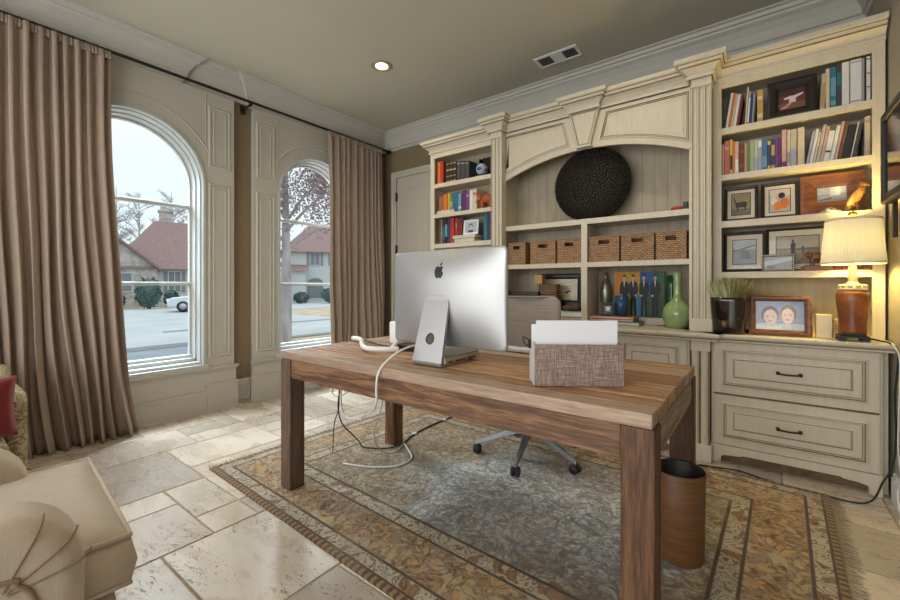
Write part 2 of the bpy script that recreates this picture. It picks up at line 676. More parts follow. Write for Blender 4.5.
for k, w in enumerate((W1, W2)):
    mb = MB()
    arch_slab(mb, XL, PX, w['y0'], w['y1'], 0.0, 2.80, w)
    c, r, zs = w['c'], w['r'], w['zs']
    for ya, yb in ((w['y0'], c - r), (c + r, w['y1'])):
        if yb - ya < 0.15:
            continue
        moulding(mb, ya + 0.045, yb - 0.05, 2.16, 2.66)
        moulding(mb, ya + 0.045, yb - 0.05, 0.485, 1.985)
    # spandrel groove line around the arch
    mb.sweep(arch_path(c, r + 0.10, zs, zs + 0.22, 32)[1:-1][5:-5], [(o, PX + h * 0.7) for o, h in MO], FX)
    for s_ in (-1, 1):
        mb.box(PX, PX + 0.004, c + s_ * (r + 0.004) - 0.004, c + s_ * (r + 0.004) + 0.004, zs + 0.35, 2.76)
    # plinth below the window: cap, second bead, baseboard, shoe
    ya, yb = w['y0'], w['y1']
    mb.box(PX, PX + 0.012, ya - 0.012, yb + 0.012, 0.0, 0.385)
    mb.box(PX, PX + 0.032, ya - 0.03, yb + 0.03, 0.372, 0.388)
    mb.box(PX, PX + 0.022, ya - 0.02, yb + 0.02, 0.358, 0.372)
    for p0, p1 in ((ya - 0.025, ya + 0.24), (yb - 0.24, yb + 0.025)):
        mb.box(PX, PX + 0.03, p0, p1, 0.0, 0.225)
        mb.box(PX, PX + 0.036, p0 - 0.006, p1 + 0.006, 0.225, 0.245)
    mb.box(PX, PX + 0.024, ya + 0.24, yb - 0.24, 0.0, 0.165)
    mb.box(PX, PX + 0.030, ya + 0.24, yb - 0.24, 0.165, 0.185)
    mb.box(PX, PX + 0.045, ya - 0.03, yb + 0.03, 0.0, 0.018)
    struct(obj('trim_%d' % (3 + k), mb, M['trim'], bevel=0.002))
mb = MB()
mb.box(XL, XL + 0.02, 1.785, 1.965, 0.0, 0.225)
mb.box(XL, XL + 0.028, 1.785, 1.965, 0.205, 0.23)
moulding(mb, 1.815, 1.935, 0.05, 0.18, XL + 0.02)
mb.box(XL, XL + 0.018, 3.385, YB, 0.0, 0.18)
mb.box(XL, XL + 0.018, YR, 0.265, 0.0, 0.18)
struct(obj('baseboard_left', mb, M['trim'], bevel=0.002))
mb = MB()
mb.box(XR - 0.02, XR, YR, 3.02, 0.0, 0.13)
mb.box(XR - 0.014, XR, YR, 3.02, 0.13, 0.15)
struct(obj('baseboard_right', mb, mat('white_baseboard', (0.66, 0.68, 0.70), 0.4), bevel=0.003))

# the windows: stepped arched frame, sash bars, glass
CAS = [(0.0, -3.85), (0.0, -3.836), (0.020, -3.836), (0.026, -3.868), (0.036, -3.868), (0.040, -3.93), (0.050, -3.93), (0.054, -3.995), (0.070, -3.995), (0.070, -4.03), (0.0, -4.03)]
for k, w in enumerate((W1, W2)):
    c, r, zs = w['c'], w['r'], w['zs']
    top = thing('window_%d' % (k + 1), ['tall arched window beside the long curtain, street with parked car outside', 'tall arched window behind the desk corner, tree trunk outside'][k], 'window', (-4.0, c, SILL))
    struct(top)
    mb = MB()
    mb.sweep(arch_path(c, r, zs, SILL, 40)[::-1], CAS, FX)
    obj('frame', mb, M['sash'], top)
    mb = MB()
    mb.box(-4.03, -3.825, c - r - 0.02, c + r + 0.02, SILL - 0.012, SILL + 0.022)
    mb.box(-4.03, -3.86, c - r + 0.01, c + r - 0.01, SILL + 0.022, SILL + 0.045)
    mb.box(-4.03, -3.93, c - r + 0.03, c + r - 0.03, SILL + 0.045, SILL + 0.075)
    mb.box(-4.03, -3.98, c - r + 0.05, c + r - 0.05, SILL + 0.075, SILL + 0.10)
    obj('sill', mb, M['sash'], top, bevel=0.003)
    for z, t_ in ((1.79, 0.016), (1.12, 0.016)):
        mb = MB()
        mb.box(-4.035, -3.99, c - r + 0.05, c + r - 0.05, z - t_, z + t_)
        mb.box(-3.99, -3.98, c - r + 0.05, c + r - 0.05, z - t_ * 0.5, z + t_ * 0.5)
        obj('sash_bar', mb, M['sash'], top, bevel=0.003)
    mb = MB()
    q = r - 0.06
    P = [(c - q, SILL + 0.08), (c + q, SILL + 0.08)] + arch_pts(c, q, zs, 40)
    mb.prism(P, FX, -4.016, -4.012)
    obj('glass', mb, M['glass'], top)

# door on the back wall, partly behind the bookcase
D = thing('door_1', 'greige panelled door in the corner beside the curtain, partly behind the bookcase', 'door', (-3.2, YB, 0))
struct(D)
mb = MB()
CS = [(0.0, 0.0), (0.0, 0.02), (0.012, 0.026), (0.05, 0.020), (0.062, 0.028), (0.078, 0.028), (0.082, 0.0)]
mb.sweep([(-3.68, 0.0), (-3.68, 2.46), (-2.72, 2.46), (-2.72, 0.0)][::-1], [(o, -(YB) + h) for o, h in CS], FY)
obj('casing', mb, M['door'], D)
mb = MB()
x0, x1 = -3.665, -2.74
ff = lambda a, b, h: (a, YB - h, b)
mb.box(x0, x1, YB - 0.012, YB, 0.008, 2.455)
for p0, p1, za, zb in ((x0 + 0.12, (x0 + x1) / 2 - 0.05, 1.15, 2.30), ((x0 + x1) / 2 + 0.05, x1 - 0.12, 1.15, 2.30), (x0 + 0.12, (x0 + x1) / 2 - 0.05, 0.2, 1.0), ((x0 + x1) / 2 + 0.05, x1 - 0.12, 0.2, 1.0)):
    P = [(p0, za), (p1, za)]
    if zb > 2:
        m_, hw = (p0 + p1) / 2, (p1 - p0) / 2
        P += [(m_ + hw * cos(pi * i / 10), zb - 0.08 + 0.10 * sin(pi * i / 10)) for i in range(11)]
    else:
        P += [(p1, zb), (p0, zb)]
    mb.rings(P, [(0, 0.012, 0), (0.004, 0.016, 0), (0.012, 0.016, 0), (0.02, 0.006, 0), (0.03, 0.006, 0), (0.06, 0.014, 0)], ff)
obj('door_panel', mb, M['door'], D)
for z in (2.22, 1.56, 0.3):
    mb = MB()
    mb.box(-3.675, -3.655, YB - 0.03, YB - 0.012, z - 0.05, z + 0.05)
    mb.cyl((-3.665, YB - 0.034, z - 0.055), (-3.665, YB - 0.034, z + 0.055), 0.008, 10)
    obj('hinge', mb, M['bronze'], D)

# ------------------------------------------------------------------ outside
M['asphalt'] = mat('wet_asphalt', (0.22, 0.25, 0.285), 0.7, var=0.12, sc=1.5)
M['concrete'] = mat('pale_concrete', (0.40, 0.41, 0.415), 0.85, var=0.10, sc=0.6)
M['drygrass'] = mat('dry_lawn', (0.44, 0.34, 0.235), 0.95, var=0.25, sc=1.2, bump=0.4, bsc=12)
M['brick'] = mat('grey_stone', (0.42, 0.38, 0.345), 0.9, var=0.3, sc=3)
M['roof'] = mat('brown_shingles', (0.235, 0.145, 0.135), 0.9, var=0.15, sc=6)
M['stucco'] = mat('white_stucco', (0.50, 0.51, 0.51), 0.9, var=0.05)
M['bark'] = mat('grey_bark', (0.34, 0.30, 0.30), 0.95, var=0.3, sc=6, bump=0.5, bsc=30, stretch=(1, 1, 0.25))
M['winpane'] = mat('dark_pane', (0.16, 0.18, 0.20), 0.2)
M['shutter'] = mat('grey_shutter', (0.20, 0.20, 0.21), 0.7)
M['evergreen'] = mat('evergreen_leaves', (0.055, 0.105, 0.09), 0.8, var=0.4, sc=8)
M['redleaf'] = mat('russet_leaves', (0.25, 0.155, 0.165), 0.8, var=0.3, sc=3)
M['twig'] = mat('grey_twigs', (0.32, 0.29, 0.30), 0.9)

GZ = -0.5
mb = MB()
mb.box(-120, -4.16, -40, 90, GZ - 0.3, GZ - 0.02)
struct(obj('ground', mb, M['drygrass']))
mb = MB()
mb.box(-12.2, -5.6, -40, 5.2, GZ - 0.05, GZ)
mb.box(-16.2, -11.6, 5.2, 60, GZ - 0.05, GZ - 0.004)
struct(obj('road', mb, M['asphalt']))
mb = MB()
mb.box(-34.5, -12.2, -10, 13, GZ - 0.05, GZ + 0.004)
mb.box(-12.35, -12.2, -10, 5.2, GZ, GZ + 0.10)
mb.box(-9.6, -8.3, 5.2, 60, GZ - 0.05, GZ + 0.006)
mb.box(-11.75, -11.55, 5.2, 60, GZ, GZ + 0.06)
mb.box(-16.4, -16.2, 5.2, 60, GZ, GZ + 0.06)
mb.box(-36, -25.5, 14.5, 40, GZ - 0.05, GZ + 0.006)
struct(obj('driveway', mb, M['concrete']))


def local(o, rz):
    Mx = Matrix.Translation(o) @ Matrix.Rotation(R(rz), 4, 'Z')
    return Mx


def house_window(parent, Mx, x0, x1, z0, z1, y=0.0, sh=0.25):
    mb = MB()
    for a, b, c_, d in ((x0 - 0.08, x0, z0 - 0.08, z1 + 0.08), (x1, x1 + 0.08, z0 - 0.08, z1 + 0.08), (x0, x1, z0 - 0.08, z0), (x0, x1, z1, z1 + 0.08), ((x0 + x1) / 2 - 0.03, (x0 + x1) / 2 + 0.03, z0, z1)):
        mb.box(a, b, y - 0.08, y - 0.01, c_, d, Mx)
    f = obj('window', mb, M['stucco'], parent)
    mb = MB()
    mb.box(x0, x1, y - 0.04, y - 0.01, z0, z1, Mx)
    obj('pane', mb, M['winpane'], f)
    for a, b in ((x0 - 0.10 - sh, x0 - 0.10), (x1 + 0.10, x1 + 0.10 + sh)):
        if sh:
            mb = MB()
            mb.box(a, b, y - 0.07, y - 0.01, z0 - 0.05, z1 + 0.05, Mx)
            obj('shutter', mb, M['shutter'], parent)


O1 = (-38, 11.5, GZ)
Mx = local(O1, 73.16)
Hs = thing('house', 'stone house with brown hipped roof and chimney across the street', 'house', O1)
mb = MB()
mb.box(-0.1, 9, 0.0, 9, 0, 3.05, Mx)
obj('wall', mb, M['stucco'], Hs)
mb = MB()                                                # stone gable wing
T = [Mx @ Vector(p) for p in ((-4.6, -0.3, 0), (0.2, -0.3, 0), (0.2, -0.3, 2.95), (-2.2, -0.3, 5.0), (-4.6, -0.3, 2.95))]
T2 = [Mx @ Vector(p) for p in ((-4.6, 6, 0), (0.2, 6, 0), (0.2, 6, 2.95), (-2.2, 6, 5.0), (-4.6, 6, 2.95))]
A = [mb.v(p) for p in T]
B = [mb.v(p) for p in T2]
mb.face(A)
mb.face(B[::-1])
for i in range(5):
    mb.face([A[i], B[i], B[(i + 1) % 5], A[(i + 1) % 5]])
obj('gable_wall', mb, M['brick'], Hs)
mb = MB()
for s0, s1 in (((-4.85, 2.75), (-2.2, 5.05)), ((-2.2, 5.05), (0.45, 2.75))):
    (xa_, za_), (xb_, zb_) = s0, s1
    P = [(xa_, -0.6, za_), (xb_, -0.6, zb_), (xb_, 6.2, zb_), (xa_, 6.2, za_)]
    Q = [(a, b, c_ + 0.22) for a, b, c_ in P]
    V = [mb.v(Mx @ Vector(p)) for p in P] + [mb.v(Mx @ Vector(p)) for p in Q]
    for q in ((0, 1, 2, 3), (7, 6, 5, 4), (0, 4, 5, 1), (1, 5, 6, 2), (2, 6, 7, 3), (3, 7, 4, 0)):
        mb.face([V[i] for i in q])
P = [(-2.9, -0.5, 2.95), (9.5, -0.5, 2.95), (9.5, 9.5, 2.95), (-2.9, 9.5, 2.95), (0.0, 4.6, 7.3), (6.5, 4.6, 7.3)]
V = [mb.v(Mx @ Vector(p)) for p in P]
for q in ((0, 1, 5, 4), (1, 2, 5), (2, 3, 4, 5), (3, 0, 4), (3, 2, 1, 0)):
    mb.face([V[i] for i in q])
obj('roof', mb, M['roof'], Hs)
mb = MB()
mb.box(0.34, 1.31, 5.0, 5.9, 5.5, 8.25, Mx)
mb.box(0.24, 1.41, 4.9, 6.0, 8.25, 8.42, Mx)
mb.box(0.44, 1.21, 5.1, 5.8, 8.42, 8.68, Mx)
obj('chimney', mb, M['brick'], Hs)
house_window(Hs, Mx, 0.95, 1.7, 1.15, 2.72)
house_window(Hs, Mx, 3.6, 4.6, 1.15, 2.72)
house_window(Hs, Mx, -2.9, -1.4, 1.2, 2.55, -0.3, 0)
mb = MB()
mb.box(-5.2, -0.9, -2.4, -2.15, 0.0, 0.95, Mx)
obj('garden_wall', mb, M['brick'], Hs)

O2 = (-36, 23.5, GZ)
My = local(O2, 56.86)
H2 = thing('house', 'white two storey house seen behind the tree trunk', 'house', O2)
mb = MB()
mb.box(-1.9, 8.5, 0, 8, 0, 5.0, My)
mb.box(-1.7, 0.1, -1.2, 0, 0, 3.1, My)
obj('wall', mb, M['stucco'], H2)
mb = MB()
P = [(-2.3, -0.5, 4.95), (9, -0.5, 4.95), (9, 8.5, 4.95), (-2.3, 8.5, 4.95), (0.6, 4, 8.3), (6, 4, 8.3)]
V = [mb.v(My @ Vector(p)) for p in P]
for q in ((0, 1, 5, 4), (1, 2, 5), (2, 3, 4, 5), (3, 0, 4), (3, 2, 1, 0)):
    mb.face([V[i] for i in q])
P = [(-1.9, -1.5, 3.05), (0.3, -1.5, 3.05), (0.3, 0.0, 3.7), (-1.9, 0.0, 3.7)]
mb.poly([My @ Vector(p) for p in P])
obj('roof', mb, M['roof'], H2)
house_window(H2, My, 0.55, 1.4, 3.7, 4.85)
house_window(H2, My, 2.6, 3.5, 3.7, 4.85)
mb = MB()
pts = [(0.3, 0.45), (1.75, 0.45), (1.75, 1.9)] + [(1.02 + 0.73 * cos(pi * i / 8), 1.9 + 0.5 * sin(pi * i / 8)) for i in range(9)]
mb.prism(pts, lambda a, b, h: My @ Vector((a, -h, b)), 0.01, 0.1)
obj('entry', mb, M['winpane'], H2)


def blob(mb, c, r, n, leaf, seed, flat=0.8):
    rr = random.Random(seed)
    for _ in range(n):
        d = Vector((rr.gauss(0, 1), rr.gauss(0, 1), rr.gauss(0, 1))).normalized() * r * (0.55 + 0.45 * rr.random())
        p = Vector(c) + Vector((d.x, d.y, d.z * flat))
        u = Vector((rr.uniform(-1, 1), rr.uniform(-1, 1), rr.uniform(-1, 1))).normalized() * leaf
        w = u.orthogonal().normalized() * leaf * 0.6
        mb.poly([p - u, p + w, p + u, p - w])


def bush(c, r, h, label, seed, cat='shrub'):
    t_ = thing('shrub', label, cat, (c[0], c[1], GZ), group='clipped shrubs by the house walls')
    mb = MB()
    mb.ball((c[0], c[1], GZ + h * 0.5), r * 0.86, r * 0.86, h * 0.46, 14, 8)
    blob(mb, (c[0], c[1], GZ + h * 0.52), r, 500, 0.14, seed, h * 0.5 / r)
    obj('foliage', mb, M['evergreen'], t_, fix=False)
    mb = MB()
    mb.cyl((c[0], c[1], GZ - 0.05), (c[0], c[1], GZ + h * 0.4), 0.07)
    obj('stem', mb, M['bark'], t_)


p = Mx @ Vector((-0.35, -4.2, 0))
bush(p, 0.85, 2.2, 'large round evergreen shrub before the stone house beside the parked car', 3)
p = Mx @ Vector((1.05, -2.0, 0))
bush(p, 0.5, 1.25, 'small round shrub below the shuttered window of the stone house', 4)
p = Mx @ Vector((-2.3, -4.2, 0))
bush(p, 0.75, 1.1, 'low spreading shrub before the stone gable wall', 5)
p = My @ Vector((-0.3, -3.0, 0))
bush(p, 0.7, 1.0, 'low shrub at the corner of the white two storey house', 6)
p = My @ Vector((2.3, -3.4, 0))
bush(p, 0.9, 1.5, 'round shrub beside the dark arched entry of the white house', 8)

# parked car
cp = Mx @ Vector((3.0, -9.5, 0))
car = thing('car', 'silver station car parked on the driveway before the stone house', 'car', (cp.x, cp.y, GZ))
Mc = Matrix.Translation((cp.x, cp.y, GZ)) @ Matrix.Rotation(R(73.16 - 12), 4, 'Z') @ Matrix.Scale(1.06, 4)
M['carpaint'] = mat('silver_car_paint', (0.62, 0.66, 0.70), 0.3, 0.3)
fc = lambda a, b, h: Mc @ Vector((a, h, b))
mb = MB()
mb.prism([(-2.1, 0.3), (2.2, 0.3), (2.25, 0.75), (2.1, 0.95), (-1.05, 0.95), (-1.95, 0.84), (-2.15, 0.62)], fc, -0.88, 0.88)
obj('body', mb, M['carpaint'], car, bevel=0.08, seg=3)
mb = MB()
mb.prism([(-1.05, 0.94), (2.1, 0.94), (1.75, 1.40), (1.2, 1.48), (0.2, 1.48), (-0.25, 1.42)], fc, -0.74, 0.74)
obj('roof', mb, M['carpaint'], car, bevel=0.05, seg=3)
mb = MB()
for s_ in (-0.742, 0.742):
    mb.prism([(-0.72, 0.98), (0.55, 0.98), (0.55, 1.40), (-0.12, 1.38)], fc, s_ - 0.01, s_ + 0.01)
    mb.prism([(0.65, 0.98), (1.85, 0.98), (1.62, 1.36), (0.65, 1.40)], fc, s_ - 0.01, s_ + 0.01)
obj('windows', mb, M['winpane'], car)
for wx in (-1.35, 1.4):
    for s_ in (-0.80, 0.80):
        mb = MB()
        mb.cyl(Mc @ Vector((wx, s_ - 0.1, 0.33)), Mc @ Vector((wx, s_ + 0.1, 0.33)), 0.33, 24)
        wl = obj('wheel', mb, M['rubber'], car)
        mb = MB()
        mb.cyl(Mc @ Vector((wx, s_ - 0.11, 0.33)), Mc @ Vector((wx, s_ + 0.11, 0.33)), 0.2, 16)
        obj('hubcap', mb, M['alu'], wl)
mb = MB()
mb.box(-2.17, -2.0, -0.75, -0.45, 0.62, 0.78, Mc)
mb.box(-2.17, -2.0, 0.45, 0.75, 0.62, 0.78, Mc)
obj('headlamp', mb, M['white'], car)


# trees
def tree(base, h, r0, label, seed, leaves=0, spread=1.6, leafmat='redleaf', group=None, nb=9, leaf=0.07, twr=1.0, prune=None, tw=4):
    rr = random.Random(seed)
    t_ = thing('tree', label, 'tree', base, group=group)
    b = Vector(base)
    mb = MB()
    mb.tube([b - Vector((0, 0, 0.1)), b + Vector((0.03, 0.02, h * 0.3)), b + Vector((-0.03, 0.04, h * 0.62)), b + Vector((0.02, 0, h))], lambda u: r0 * (1.12 - 0.95 * u), 10)
    obj('trunk', mb, M['bark'], t_)
    mb = MB()
    tips = []
    for i in range(nb):
        z = h * (0.34 + 0.6 * i / nb)
        a = rr.random() * 2 * pi
        L = spread * (1.1 - 0.5 * i / nb)
        p0 = b + Vector((0, 0, z))
        p1 = p0 + Vector((cos(a) * L * 0.5, sin(a) * L * 0.5, L * 0.35))
        p2 = p0 + Vector((cos(a) * L, sin(a) * L, L * 0.6))
        mb.tube([p0, p1, p2], lambda u: r0 * 0.32 * (1 - 0.85 * u), 6, 4)
        for q, base_ in ((p1, 0.7), (p2, 0.5), ((p1 + p2) / 2, 0.6)):
            for _ in range(tw):
                d = Vector((rr.uniform(-1, 1), rr.uniform(-1, 1), rr.uniform(0.1, 1.1))).normalized() * L * base_ * rr.uniform(0.4, 0.9)
                mb.tube([q, q + d * 0.5 + Vector((0, 0, 0.03)), q + d], lambda u: r0 * 0.09 * twr * (1 - 0.8 * u), 4, 3)
                tips.append(q + d)
                tips.append(q + d * 0.6)
    obj('branches', mb, M['twig'], t_)
    if leaves:
        mb = MB()
        for p in tips:
            if prune and p.y < prune:
                continue
            for _ in range(leaves):
                q = p + Vector((rr.gauss(0, 1), rr.gauss(0, 1), rr.gauss(0, 1))) * 0.24
                u = Vector((rr.uniform(-1, 1), rr.uniform(-1, 1), rr.uniform(-1, 1))).normalized() * leaf
                w = u.orthogonal().normalized() * leaf * 0.55
                mb.poly([q - u, q + w, q + u, q - w])
        obj('leaves', mb, M[leafmat], t_, fix=False)


tree((-10.2, 6.06, GZ), 6.2, 0.17, 'street tree with grey trunk and russet leaves close outside the window', 5, 60, 1.75, nb=16, leaf=0.034, prune=4.7)
for i, (lx, ly, hh) in enumerate(((-3.6, 12, 9.6), (-1.4, 17.5, 12.0), (1.6, 13, 10.5), (4.6, 18, 12.5), (-6.8, 17, 12.0), (-3.8, 25, 14), (1.8, 25, 14), (7.4, 13, 11))):
    p = Mx @ Vector((lx, ly, 0))
    tree((p.x, p.y, GZ), hh, 0.14, 'bare winter tree rising behind the brown hipped roof', 40 + i, 0, 2.3, group='bare trees behind the stone house', nb=20, twr=1.6, tw=8)
# ------------------------------------------------------------------ the built-in bookcase
CX = -1.07                       # middle of the whole unit
YF, YC, YP, YBK = 3.18, 3.13, 3.06, 3.42      # face of the side bays, of the centre, of the pilasters; back panels
YBASE, YTOP = 3.062, 3.03        # face of the base cabinets; line the countertop is set out from
ZCT = 0.808                      # top of the counter
SH = [(2.082, 2.122), (1.783, 1.82), (1.478, 1.52), (1.150, 1.19)]
cab, glz = M['cab'], M['glaze']
CM = [cab, glz]
fy = lambda y: (lambda a, b, h: (a, y - h, b))
PANEL = [(0, 0, 0), (0.003, 0.006, 0), (0.010, 0.008, 0), (0.0145, -0.002, 1), (0.022, 0.004, 0), (0.027, -0.009, 1), (0.034, -0.010, 0), (0.060, 0.002, 0), (0.0635, 0.000, 1), (0.070, 0.003, 0)]


def panel(mb, poly, y, frame=0.0):
    st = PANEL if not frame else [(0, -0.002, 0)] + [(i + frame, h, m) for i, h, m in PANEL]
    mb.rings(poly, st, fy(y))


def crown_run(mb, path, z0=2.43, z1=2.545, k=1.0):
    H = z1 - z0
    pr = [(0.0, 0.0), (0.013, 0.0), (0.013, 0.014), (0.004, 0.018), (0.008, 0.026), (0.022, 0.044), (0.044, 0.058), (0.046, 0.066), (0.055, 0.068), (0.056, 0.082), (0.061, 0.085), (0.075, 0.090), (0.075, 0.115), (0.0, 0.115)]
    mt = [0, 0, 1, 0, 0, 0, 1, 0, 0, 1, 0, 0, 0]
    mb.sweep(path, [(o * k, z0 + h * H / 0.115) for o, h in pr], lambda a, b, h: (a, b, h), mats=mt)


def side_bay(name, label, x0, x1, o0, o1, right):
    t = thing(name, label, 'bookcase', ((x0 + x1) / 2, YF, ZCT))
    mb = MB()
    for a, b in ((x0, x0 + 0.022), (x1 - 0.022, x1)):
        mb.box(a, b, YF + 0.02, YBK, ZCT, 2.45)
    mb.box(x0, x1, YF + 0.02, YBK + 0.01, 2.41, 2.45)
    obj('side_panel', mb, cab, t)
    mb = MB()
    mb.box(x0 + 0.022, x1 - 0.022, YBK, YBK + 0.012, ZCT, 2.41)
    n = int((o1 - o0) / 0.09)
    for i in range(1, n):
        xx = o0 + (o1 - o0) * i / n
        mb.box(xx - 0.0025, xx + 0.0025, YBK - 0.002, YBK, ZCT, 2.41)
    obj('back_panel', mb, M['cabin'], t)
    mb = MB()
    mb.box(x0, o0, YF, YF + 0.02, ZCT, 2.44)
    mb.box(o1, x1, YF, YF + 0.02, ZCT, 2.44)
    mb.box(o0, o1, YF, YF + 0.02, 2.382, 2.44)
    mb.m = 1
    obj('face_frame', mb, CM, t, bevel=0.002)
    for za, zb in SH:
        mb = MB()
        mb.box(x0 + 0.022, x1 - 0.022, YF + 0.02, YBK, za + 0.008, zb)
        mb.box(o0 - 0.001, o1 + 0.001, YF + 0.001, YF + 0.03, za, zb)
        obj('shelf', mb, cab, t, bevel=0.0015)
    mb = MB()
    if right:
        crown_run(mb, [(x0 - 0.03, YF + 0.0), (x1, YF)])
    else:
        crown_run(mb, [(x0, YBK), (x0, YF), (x1 + 0.03, YF)])
    obj('crown', mb, CM, t, fix=False)
    return t


XRB = 0.532
side_bay('bookcase', 'cream shelved bookcase beside the lamp, above the two wide drawers', -0.255, XRB, -0.207, 0.482, True)
side_bay('bookcase', 'cream three-shelf-high bookcase beside the corner door, farthest from the lamp', -2.672, -1.885, -2.622, -1.93, False)

# centre unit: arched niche, shelves, divider, valance, keystone, pilasters
ct = thing('hutch', 'cream arched centre section of the wall unit, between the fluted pilasters', 'shelving', (CX, YC, ZCT))
xa, xb = -1.781, -0.384
mb = MB()
for a, b in ((xa - 0.075, xa - 0.03), (xb + 0.03, xb + 0.075)):
    mb.box(a, b, YC + 0.02, YBK, ZCT, 2.44)
mb.box(xa - 0.075, xb + 0.075, YC, YBK, 2.425, 2.45)
obj('side_panel', mb, cab, ct)
mb = MB()
mb.box(xa - 0.03, xb + 0.03, YBK, YBK + 0.012, ZCT, 2.425)
for i in range(1, 16):
    xx = xa + (xb - xa) * i / 16
    mb.m = 1
    mb.box(xx - 0.002, xx + 0.002, YBK - 0.002, YBK, ZCT, 2.425)
obj('back_panel', mb, [M['cabin'], mat('panel_groove', (0.30, 0.255, 0.18), 0.7)], ct)
mb = MB()
mb.box(xa - 0.045, xa, YC, YC + 0.02, ZCT, 2.02)
mb.box(xb, xb + 0.045, YC, YC + 0.02, ZCT, 2.02)
obj('face_frame', mb, cab, ct, bevel=0.002)
for za, zb, a, b in ((1.576, 1.617, xa, xb), (1.245, 1.282, xa, -1.111), (1.245, 1.282, -1.064, xb)):
    mb = MB()
    mb.box(a - (0.03 if a == xa else 0), b + (0.03 if b == xb else 0), YC + 0.021, YBK, za + 0.006, zb)
    mb.box(a, b, YC + 0.001, YC + 0.0205, za, zb)
    obj('shelf', mb, cab, ct, bevel=0.0015)
mb = MB()
mb.box(-1.111, -1.064, YC, YBK, ZCT, 1.576)
obj('divider', mb, cab, ct, bevel=0.002)


def zarch(x):                    # segmental arch under the valance
    h, w = 0.145, 0.70
    rr = (h * h + w * w) / (2 * h)
    return 2.01 + h - rr + math.sqrt(rr * rr - (x - (xa + xb) / 2) ** 2)


mb = MB()
N = 40
xs = [xa - 0.045] + [xa + (xb - xa) * i / N for i in range(N + 1)] + [xb + 0.045]
for p, q in zip(xs, xs[1:]):
    za = zarch(min(max(p, xa), xb))
    zb = zarch(min(max(q, xa), xb))
    mb.prism([(p, za), (q, zb), (q, 2.44), (p, 2.44)], fy(YC), -0.022, 0.0)
lo, hi = 0.05, 0.035
for p, q in ((xa - 0.01, CX - 0.125), (CX + 0.095, xb + 0.01)):
    top = []
    P = [(p + (q - p) * i / 14, zarch(min(max(p + (q - p) * i / 14, xa), xb)) + 0.045) for i in range(15)]
    if p < CX - 0.2:
        P += [(q - 0.05, 2.405), (p, 2.405)]
    else:
        P += [(q, 2.405), (p + 0.05, 2.405)]
    mb.rings(P, [(0, 0.0, 0), (0.003, 0.007, 0), (0.009, 0.007, 0), (0.014, 0.0005, 1), (0.020, 0.005, 0), (0.025, -0.0005, 1), (0.032, -0.0005, 0), (0.050, 0.006, 0)], fy(YC))
obj('valance', mb, CM, ct, fix=False)
mb = MB()
P = [(CX - 0.055, 2.165), (CX + 0.04, 2.165), (CX + 0.105, 2.43), (CX - 0.115, 2.43)]
mb.prism(P, fy(YC), 0.0, 0.035)
mb.rings(P, [(0, 0.036, 0), (0.010, 0.042, 0), (0.014, 0.038, 1), (0.02, 0.043, 0)], fy(YC))
mb.prism([(CX - 0.065, 2.155), (CX + 0.05, 2.155), (CX + 0.05, 2.168), (CX - 0.065, 2.168)], fy(YC), 0.0, 0.05)
obj('keystone', mb, CM, ct, fix=False)


def pilaster(mb, x0, x1, y, z0, z1, pl, cap):
    """fluted strip: plinth block, three flutes, cap block"""
    mb.box(x0 - 0.006, x1 + 0.006, y - 0.014, YC + 0.01, z0, z0 + pl)
    mb.box(x0 - 0.003, x1 + 0.003, y - 0.010, YC + 0.01, z1 - cap, z1)
    w = x1 - x0
    n = 3
    prof = [(x0, y)]
    for i in range(n):
        c_ = x0 + w * (i + 0.5 + 0.0) / n
        rr = w / n * 0.36
        for k in range(7):
            a = pi * k / 6
            prof.append((c_ - rr * cos(a), y + 0.012 * sin(a)))
    prof += [(x1, y), (x1, YC + 0.01), (x0, YC + 0.01)]
    A = [mb.v((a, b, z0 + pl)) for a, b in prof]
    B = [mb.v((a, b, z1 - cap)) for a, b in prof]
    for i in range(len(prof)):
        j = (i + 1) % len(prof)
        deep = 1 <= i <= n * 7 and (i - 1) % 7 in (0, 5)
        mb.face([A[i], A[j], B[j], B[i]], 1 if deep else 0)


for px0 in (-1.886, -0.366):
    mb = MB()
    pilaster(mb, px0 + 0.004, px0 + 0.112, YP, ZCT + 0.002, 2.43, 0.082, 0.05)
    obj('pilaster', mb, CM, ct, bevel=0.0015)
mb = MB()
kx0, kx1 = CX - 0.115, CX + 0.105
crown_run(mb, [(-1.915, YF + 0.02), (-1.895, YP - 0.02), (-1.765, YP - 0.02), (-1.765, YC - 0.005), (kx0, YC - 0.005), (kx0, YC - 0.05), (kx1, YC - 0.05), (kx1, YC - 0.005), (-0.375, YC - 0.005), (-0.375, YP - 0.02), (-0.245, YP - 0.02), (-0.245, YF + 0.02)])
obj('crown', mb, CM, ct, fix=False)

# counter: one continuous moulded top
mb = MB()
E_ = [(0.0, -0.046), (0.010, -0.046), (0.014, -0.036), (0.012, -0.032), (0.026, -0.026), (0.034, -0.018), (0.036, -0.006), (0.032, 0.0), (-0.45, 0.0), (-0.45, -0.046), (0.0, -0.046)]
mt = [0, 0, 1, 0, 0, 0, 0, 0, 0, 0]
Pth = [(-2.66, YTOP - 0.035), (-1.905, YTOP - 0.035), (-1.905, YTOP - 0.075), (-1.75, YTOP - 0.075), (-1.75, YTOP - 0.055), (-0.39, YTOP - 0.055), (-0.39, YTOP - 0.075), (-0.235, YTOP - 0.075), (-0.235, YTOP - 0.035), (XRB, YTOP - 0.035)]
mb.sweep(Pth, [(o, ZCT + h) for o, h in E_], lambda a, b, h: (a, b, h), mats=mt)
tag(obj('countertop', mb, CM, fix=False), 'long cream moulded countertop running below the bookshelves', 'countertop')


